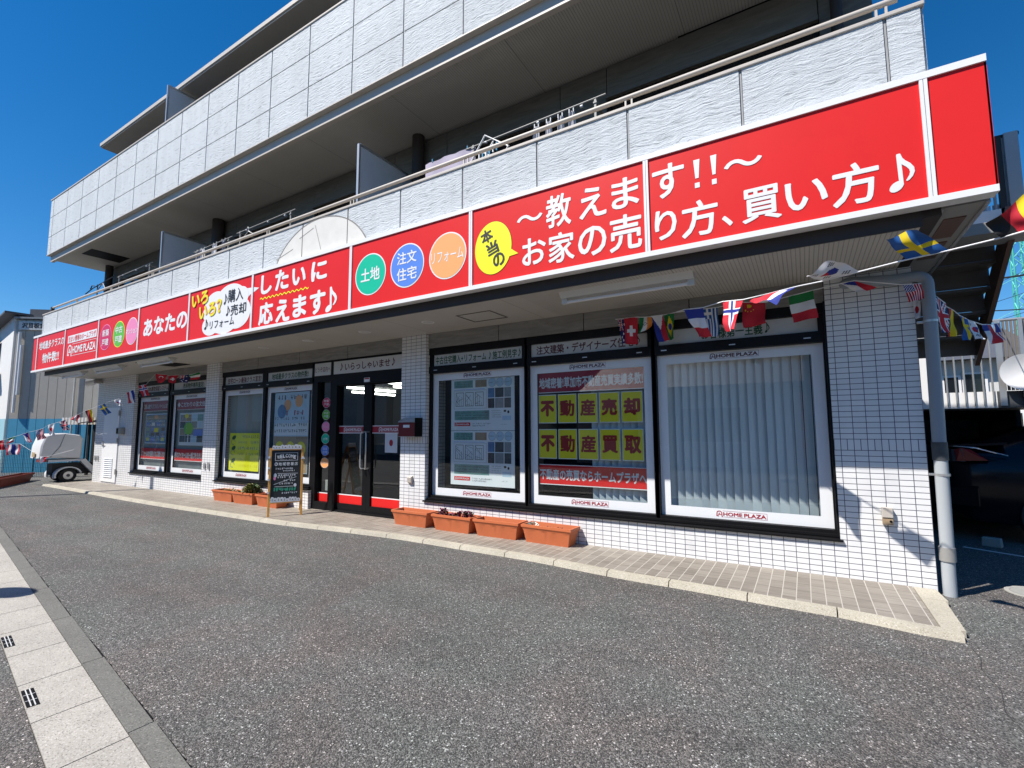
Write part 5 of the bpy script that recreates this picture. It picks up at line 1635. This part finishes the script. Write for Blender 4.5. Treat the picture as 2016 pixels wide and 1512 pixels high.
b = MB(); b.hexa([(-.085, -.045, 0), (.085, -.045, 0), (.085, .06, 0), (-.085, .06, 0)], [(-.08, -.035, .10), (.078, -.035, .10), (.078, .05, .10), (-.08, .05, .10)], 'concrete'); b.build('block', t, bevel=.008)
b = MB(); b.quad([(.60, 2.20, G + .004), (2.6, 1.05, G + .004), (2.63, 1.10, G + .004), (.63, 2.25, G + .004)], 'white_line'); structure(b.build('parking_line'))
t = thing('manhole_cover', 'round pale manhole cover in the asphalt beside the downpipe', 'manhole cover', (.70, .42, G), 0)
b = MB(); b.cyl((0, 0, .001), (0, 0, .006), .20, 'concrete', 40); b.build('rim', t)
b = MB(); b.cyl((0, 0, .006), (0, 0, .009), .17, 'grey_box', 40); b.build('lid', t)
b = MB()
for i in range(-4, 5):
    hw = math.sqrt(max(0, .16 ** 2 - (i * .035) ** 2))
    b.box(-hw, hw, i * .035 - .004, i * .035 + .004, .009, .011, 'concrete')
b.build('pattern', t)
# ------------------------------------------------------------------ things beyond, right
mat('siding', (.62, .62, .60), .6, var=.08); mat('painted_shade', (.016, .014, .013), .8, var=.2); mat('roof_tile', (.10, .10, .11), .6, var=.2); mat('net_green', (.05, .42, .34), .6, var=.15); mat('mint', (.18, .62, .52), .6, var=.2)
t = thing('shade_void', 'near-black walls standing in for the shaded void beneath the stair landing', 'shade_backing', (.8, 5.6, G), 0)
b = MB(); b.box(-.9, .95, 0, .1, 0, 1.72, 'painted_shade'); b.box(.95, 1.0, -1.2, .1, .0, 1.72, 'painted_shade'); b.box(-.9, 1.0, -1.15, .1, 1.62, 1.7, 'painted_shade'); b.build('wall', t)  # near-black wall colour stands in for the deep shade under the landing
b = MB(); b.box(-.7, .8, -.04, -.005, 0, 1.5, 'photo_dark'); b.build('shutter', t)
def house(name, lab, x0, x1, y0, y1, h, wm, rm, wins, ridge=1.2, z0=G, doors=()):
    t = thing(name, lab, 'house', ((x0 + x1) / 2, (y0 + y1) / 2, z0), 0)
    hx, hy = (x1 - x0) / 2, (y1 - y0) / 2
    b = MB(); b.box(-hx, hx, -hy, hy, 0, h, wm); b.build('wall', t)
    b = MB(); e = .4
    b.hexa([(-hx - e, -hy - e, h), (hx + e, -hy - e, h), (hx + e, hy + e, h), (-hx - e, hy + e, h)], [(-hx - e, -.1, h + ridge), (hx + e, -.1, h + ridge), (hx + e, .1, h + ridge), (-hx - e, .1, h + ridge)], rm); b.build('roof', t)
    for (a, c, z, zz, sd) in wins:
        yy = -hy if sd < 0 else hy
        b = MB(); b.box(a - hx - .06, c - hx + .06, yy + (.0 if sd > 0 else -.06), yy + (.06 if sd > 0 else 0.0), z - .06, zz + .06, 'white'); w_ = b.build('window', t)
        b = MB(); b.box(a - hx, c - hx, yy + (.061 if sd > 0 else -.065), yy + (.065 if sd > 0 else -.061), z, zz, 'dark_glass'); b.build('pane', w_)
    return t
house('background_house', 'white sided house with narrow dark windows seen below the stair landing', 1.95, 10.5, 12.8, 19, 3.25, 'siding', 'roof_tile', [(1.87, 2.17, 1.1, 1.75, -1), (2.45, 2.95, 1.1, 1.75, -1), (.65, .95, 2.3, 2.78, -1), (1.1, 1.5, 2.35, 2.85, -1), (3.6, 4.8, .9, 2.0, -1)], .7)
house('background_house', 'grey house with a dark roof glimpsed through the landing bars', 1.2, 6.4, 20.5, 27, 4.4, 'stone', 'roof_tile', [(1.3, 2.4, 2.6, 3.7, -1), (2.9, 3.9, 2.6, 3.7, -1)], 1.3)
t = thing('net_tower', 'tall green netted pole of a practice range on the right horizon', 'net pole', (14.95, 49.5, G), 0)
b = MB()
for x, y in ((-.35, -.35), (.35, -.35), (.35, .35), (-.35, .35)):
    b.cyl((x, y, 0), (x, y, 17.6), .06, 'net_green', 6)
b.build('mast', t)
b = MB()
z = 0; i = 0
while z < 17:
    s = 1 if i % 2 else -1
    for (ax, ay), (bx, by) in (((-.35, -.35), (.35, -.35)), ((.35, -.35), (.35, .35)), ((.35, .35), (-.35, .35)), ((-.35, .35), (-.35, -.35))):
        b.cyl((ax, ay, z if s > 0 else z + .9), (bx, by, z + .9 if s > 0 else z), .03, 'mint', 5)
    z += .9; i += 1
b.build('lattice', t)
b = MB()
for z in (8.5, 11.2, 13.8, 16.6):
    b.cyl((-8, -3, z - 4.4), (0, 0, z), .02, 'mint', 5)
for z in [2 + .5 * i for i in range(30)]:
    b.cyl((.3, .3, z), (9, 3, z), .012, 'mint', 4)
for x in [.6 + .5 * i for i in range(17)]:
    b.cyl((x, .3 + x * .31, 1), (x, .3 + x * .31, 17), .012, 'mint', 4)
b.build('net', t)
CB = [((6.2, 33.9, 10.45), (13.0, 29.2, 9.65), .05, 'thick grey overhead cable, upper of the two level ones on the right'), ((6.2, 35.0, 8.96), (13.5, 30.2, 7.75), .032, 'level black overhead cable right of the stair'), ((6.5, 35.4, 9.2), (13.0, 30.2, 11.4), .014, 'thin overhead wire rising steeply to the right above the thick cable'), ((6.5, 35.2, 8.4), (13.0, 30.2, 9.9), .014, 'thin overhead wire rising to the right just above the level black cable'), ((6.5, 35.0, 7.3), (13.0, 30.2, 8.8), .014, 'thin overhead wire rising to the right below the level black cable'), ((6.5, 35.0, 6.3), (13.0, 30.2, 8.1), .014, 'lowest thin overhead wire, just above the landing railing'), ((2.6, 33.5, 10.0), (13.0, 28.6, 15.2), .022, 'thin wire leaving the sign corner towards the upper right')]
for p, q, r, lab in CB:
    t = thing('overhead_cable', lab, 'cable', p, 0, 'overhead cables on the right')
    p, q = Vector(p), Vector(q)
    b = MB(); b.tube([(q - p) * s + Vector((0, 0, -.35 * 4 * s * (1 - s))) for s in [i / 12 for i in range(13)]], r, 'ink', 6); b.build('wire', t)
# ------------------------------------------------------------------ neighbour on the left
mat('render_white', (.74, .74, .72), .7, var=.07); mat('mural_blue', (.08, .38, .58), .7, var=.12); mat('pale_panel', (.47, .445, .395), .8, var=.1, bump=.5, bscale=30); mat('mural_pale', (.30, .52, .60), .7, var=.1); mat('fence_blue', (.02, .14, .22), .5)
NX, NY = -23.8, -.2
na = math.atan2(.64, .77)
NB_ = thing('neighbour_building', 'grey panelled workshop with a white front, blue painted base and black lettering', 'workshop', (NX, NY, G), na)
# local x runs along the panelled wall, -y faces the camera
b = MB(); b.box(0, 8.0, .03, 9, 0, 5.25, 'black')
x = 0.006
while x < 7.7:
    b.box(x, x + .262, 0, .03, 1.8, 5.2, 'pale_panel'); x += .275
b.build('panel_wall', NB_)
b = MB()
x = 0.006
while x < 7.7:
    b.box(x, x + .264, -.004, .029, 0, 1.798, 'mural_blue'); x += .275
b.build('painted_base', NB_)
b = MB(); b.box(-.05, 8.05, -.10, .2, 5.22, 5.28, 'photo_grey'); b.box(.2, 1.6, .2, 3, 5.33, 5.62, 'roof_tile'); b.build('roof', NB_)
b = MB(); b.box(.10, 2.6, -.06, -.002, 4.84, 5.13, 'header_film')
b.text('沢目板金', .19, .90, 4.90, 5.09, -.063, 'ink', .03); b.build('name_board', NB_)
for xx, z0, z1 in ((.17, 2.0, 4.75), (.25, 2.6, 4.3)):
    b = MB(); b.cyl((xx, -.07, z0), (xx, -.07, z1), .045, 'white', 10); b.build('drain_pipe', NB_, smooth=40)
b = MB(); b.cyl((1.93, -.05, .0), (1.93, -.05, 3.9), .022, 'header_film', 8); b.build('conduit', NB_)
# white gable front facing the street
wl = MB()
ca, sa = math.cos(-na), math.sin(-na)
def loc(x, y, z):
    dx, dy = x - NX, y - NY
    return (dx * ca - dy * sa, dx * sa + dy * ca, z)
F = [(-23.86, 0), (-23.86, 5.3), (-24.5, 5.24), (-27.5, 4.65), (-31, 3.9), (-31, 0)]
n = len(F)
v = [loc(x, -.25, z) for x, z in F] + [loc(x, 3.0, z) for x, z in F]
wl.add(v, [tuple(range(n - 1, -1, -1)), tuple(range(n, 2 * n))] + [(i, (i + 1) % n, n + (i + 1) % n, n + i) for i in range(n)], 'render_white')
wl.build('front_wall', NB_)
b = MB()
b.add([loc(*p) for p in ((-23.7, -.55, 5.36), (-31.2, -.55, 3.95), (-31.2, 3, 3.95), (-23.7, 3, 5.36), (-23.7, -.55, 5.43), (-31.2, -.55, 4.02), (-31.2, 3, 4.02), (-23.7, 3, 5.43))], [(0, 1, 2, 3), (7, 6, 5, 4), (0, 4, 5, 1), (1, 5, 6, 2), (2, 6, 7, 3), (3, 7, 4, 0)], 'roof_tile')
b.build('front_roof', NB_)
b = MB()
b.add([loc(*p) for p in ((-31, -.26, 0), (-23.88, -.26, 0), (-23.88, -.26, 1.8), (-31, -.26, 1.8))], [(0, 1, 2, 3)], 'mural_pale'); b.build('painted_base', NB_)
b = MB()
b.add([loc(*p) for p in ((-25.9, -.31, 3.5), (-25.15, -.31, 3.5), (-25.15, -.31, 4.6), (-25.9, -.31, 4.6))], [(0, 1, 2, 3)], 'dark_glass'); w_ = b.build('window', NB_)
b = MB()
b.add([loc(*p) for p in ((-26.0, -.7, 3.32), (-24.9, -.7, 3.32), (-24.9, -.3, 3.32), (-26.0, -.3, 3.32), (-26.0, -.7, 3.46), (-24.9, -.7, 3.46), (-24.9, -.3, 3.46), (-26.0, -.3, 3.46))], [(3, 2, 1, 0), (4, 5, 6, 7), (0, 1, 5, 4), (1, 2, 6, 5), (2, 3, 7, 6), (3, 0, 4, 7)], 'photo_grey'); b.build('awning', NB_)
# low mesh fence in front of the painted wall
t = thing('mesh_fence', 'low blue wire mesh fence in front of the painted wall', 'fence', (-21.75, -.85, G), math.atan2(.82, 1.31))
b = MB()
for i in range(46):
    b.cyl((i * .05, 0, .04), (i * .05, 0, .98), .006, 'fence_blue', 4)
for i in range(9):
    b.cyl((0, 0, .06 + i * .115), (2.25, 0, .06 + i * .115), .006, 'fence_blue', 4)
b.build('mesh', t)
for xx in (0, 1.1, 2.25):
    b = MB(); b.cyl((xx, .02, 0), (xx, .02, 1.02), .022, 'fence_blue', 8); b.build('post', t)
# carport behind the scooter
t = thing('carport', 'low carport with a pale corrugated edge and dark posts behind the scooter', 'carport', (-20.9, .35, G), math.atan2(.74, 1.23))
b = MB()
x = 0
while x < 3.3:
    b.box(x, x + .03, 0, .03, 1.58, 1.80, 'dry_straw' if int(x * 20) % 2 else 'paper'); x += .034
b.box(0, 3.3, .03, 2.0, 1.74, 1.79, 'header_film'); b.build('corrugated_roof', t)
for xx in (.75, 1.15, 2.5):
    b = MB(); b.box(xx, xx + .06, .1, .16, 0, 1.74, 'ink'); b.build('post', t)
b = MB(); b.box(.2, 4.0, .9, 1.0, .02, 1.735, 'painted_shade'); b.build('shade_panel', t)  # dark sheet added as painted shade under the carport roof
# ------------------------------------------------------------------ delivery scooter
mat('scooter_white', (.72, .72, .72), .3, var=.03)
sc = thing('delivery_scooter', 'small white delivery scooter with a rounded cargo box beside the left wall', 'delivery scooter', (-18.4, -.24, G), 0)
# local: y runs forward (away from the street), right side at x = +.36
b = MB()
prof = [(-.62, .66), (.26, .62), (.28, 1.16), (.20, 1.27), (-.10, 1.32), (-.38, 1.31), (-.52, 1.25), (-.60, .98)]
n = len(prof)
def skin(prof, xs, m):
    bb = MB()
    vs = []
    for x, s in xs:
        cy = sum(p[0] for p in prof) / len(prof); cz = sum(p[1] for p in prof) / len(prof)
        vs += [(x, cy + (p[0] - cy) * s, cz + (p[1] - cz) * s) for p in prof]
    k = len(prof); fs = []
    for j in range(len(xs) - 1):
        for i in range(k):
            fs.append((j * k + i, j * k + (i + 1) % k, (j + 1) * k + (i + 1) % k, (j + 1) * k + i))
    fs.append(tuple(range(k - 1, -1, -1))); fs.append(tuple((len(xs) - 1) * k + i for i in range(k)))
    bb.add(vs, fs, m)
    return bb
skin(prof, [(-.36, .9), (-.33, .98), (-.2, 1), (.2, 1), (.33, .98), (.36, .9)], 'scooter_white').build('cargo_box', sc, smooth=30)
b = MB(); b.tube([(.365, -.40, .68), (.367, -.22, .95), (.36, -.13, 1.30)], .008, 'photo_grey', 6); b.build('box_seam', sc)
b = MB(); b.hexa([(-.30, -.42, .55), (.34, -.42, .55), (.34, .30, .56), (-.30, .30, .56)], [(-.30, -.42, .61), (.34, -.42, .61), (.34, .30, .61), (-.30, .30, .61)], 'panel_grey'); b.build('carrier', sc)
b = MB(); b.hexa([(.22, .24, .56), (.36, .24, .56), (.36, .60, .10), (.22, .60, .10)], [(.22, .34, .62), (.36, .34, .62), (.36, .72, .16), (.22, .72, .16)], 'scooter_white'); b.build('side_arm', sc)
b = MB(); b.box(-.1, .12, -.645, -.635, .70, .82, 'dry_straw'); b.build('licence_plate', sc)
b = MB(); b.box(.1, .34, -.60, -.47, .56, .64, 'tail_red'); b.build('tail_light', sc, bevel=.01)
for xx in (-.36, .24):
    b = MB(); b.cyl((xx, 0, .18), (xx + .12, 0, .18), .18, 'rubber', 28); wl_ = b.build('wheel', sc, smooth=40)
    b = MB(); b.cyl((xx - .003 if xx < 0 else xx + .121, 0, .18), (xx if xx < 0 else xx + .124, 0, .18), .105, 'aluminium', 24); b.cyl((xx - .006 if xx < 0 else xx + .124, 0, .18), (xx if xx < 0 else xx + .128, 0, .18), .04, 'photo_dark', 14); b.build('rim', wl_)
    b = MB(); vs = []
    for i in range(13):
        a = math.radians(195 - i * 15); r0, r1 = .205, .235
        for r_ in (r0, r1):
            for x2 in (xx - .02, xx + .14):
                vs.append((x2, -r_ * math.cos(math.pi - a) * 1.15 if False else r_ * math.cos(a) * 1.25, .18 + r_ * math.sin(a)))
    fs = []
    for i in range(12):
        k = i * 4
        for p, q in ((0, 1), (1, 3), (3, 2), (2, 0)):
            fs.append((k + p, k + q, k + 4 + q, k + 4 + p))
    b.add(vs, fs, 'scooter_white'); b.build('fender', sc, smooth=40)
b = MB(); b.tube([(.30, .33, .6), (.30, .34, 1.6), (.28, .9, 1.72)], .02, 'ink', 8); b.tube([(-.30, .33, .6), (-.30, .34, 1.6), (-.28, .9, 1.72)], .02, 'ink', 8); b.build('canopy_frame', sc)
b = MB(); b.box(-.2, .2, -.3, 1.1, .2, .5, 'ink'); b.build('chassis', sc)
b = MB(); b.cyl((-.06, 1.2, .18), (.06, 1.2, .18), .18, 'rubber', 24); b.build('wheel', sc, smooth=40)
# ------------------------------------------------------------------ across the street (seen mirrored in the panes)
house('street_house', 'brown roofed house across the street, mirrored in the right shop window', -9, -1.2, -19, -13, 2.9, 'siding', 'brown', [(1.0, 2.6, .9, 2.1, 1), (4.2, 6.4, .9, 2.1, 1)], 1.4)
house('street_house', 'grey two storey house across the street, mirrored in the entrance doors', -20.5, -10.5, -21, -14, 5.6, 'pale_panel', 'roof_tile', [(1, 2.6, .8, 2.0, 1), (4.5, 6.5, .8, 2.0, 1), (1, 2.6, 3.5, 4.6, 1), (6, 8, 3.5, 4.6, 1)], 1.5)
house('street_house', 'tall white house across the street, behind the photographer', -.8, 9.5, -22, -15, 5.8, 'render_white', 'roof_tile', [(1, 3, .8, 2.0, 1), (5, 7, .8, 2.0, 1), (2, 4, 3.5, 4.7, 1)], 1.5)
house('street_house', 'long low house further along the street, mirrored in the far left windows', -36, -21, -22, -14, 5.6, 'siding', 'roof_tile', [(2, 4, .8, 2.0, 1), (7, 9, .8, 2.0, 1)], 1.6)
GF = 'banners standing along the street side'
def banner(x, y, lab, txt, first=None):
    t = thing('street_banner', lab, 'banner flag', (x, y, G), 0, GF)
    b = MB(); b.cyl((0, 0, 0), (0, 0, 2.5), .014, 'white', 8); b.build('pole', t)
    b = MB(); b.box(-.18, .18, -.18, .18, 0, .10, 'grey_box'); b.build('base', t)
    b = MB(); n = 16
    vs = []
    for i in range(n + 1):
        z = .35 + 1.95 * i / n
        vs += [(.02, .02 * math.sin(i * .5), z), (.25, .03 * math.sin(i * .5 + .4), z), (.48, .04 * math.sin(i * .5 + .8), z)]
    b.add(vs, [(3 * i, 3 * i + 1, 3 * i + 4, 3 * i + 3) for i in range(n)], 'cloth_white'); b.add(vs, [(3 * i + 1, 3 * i + 2, 3 * i + 5, 3 * i + 4) for i in range(n)], 'dark_red')
    b.build('cloth', t, smooth=80)
    return t
banner(-1.3, -8.7, 'white and red street banner mirrored in the right shop window', '')
banner(-9.2, -6.2, 'white and red street banner mirrored in the listing poster window', '')
banner(-16.5, -6.4, 'white and red street banner mirrored in the far left windows', '')
t = thing('utility_pole', 'grey utility pole by the street casting a thin shadow on the pavement', 'utility pole', (-16.3, -3.4, G), 0)
b = MB(); b.cyl((0, 0, 0), (0, 0, 6.1), .08, 'concrete', 14, .07); b.build('shaft', t, smooth=50)
t = thing('round_sign', 'round topped street sign whose shadow falls across the gutter slabs', 'street sign', (-7.65, -5.2, G), 0)
b = MB(); b.cyl((0, 0, 0), (0, 0, 2.0), .02, 'aluminium', 8); b.build('post', t)
b = MB(); b.cyl((0, -.01, 2.05), (0, .01, 2.05), .22, 'white', 28); b.build('disc', t)
house('street_house', 'long row of grey buildings far down the street, mirrored in the leftmost windows', -90, -37, -24, -14, 6.5, 'pale_panel', 'roof_tile', [(40, 44, .8, 2.4, 1), (47, 51, .8, 2.4, 1), (30, 34, 3.4, 5, 1)], 1.8)
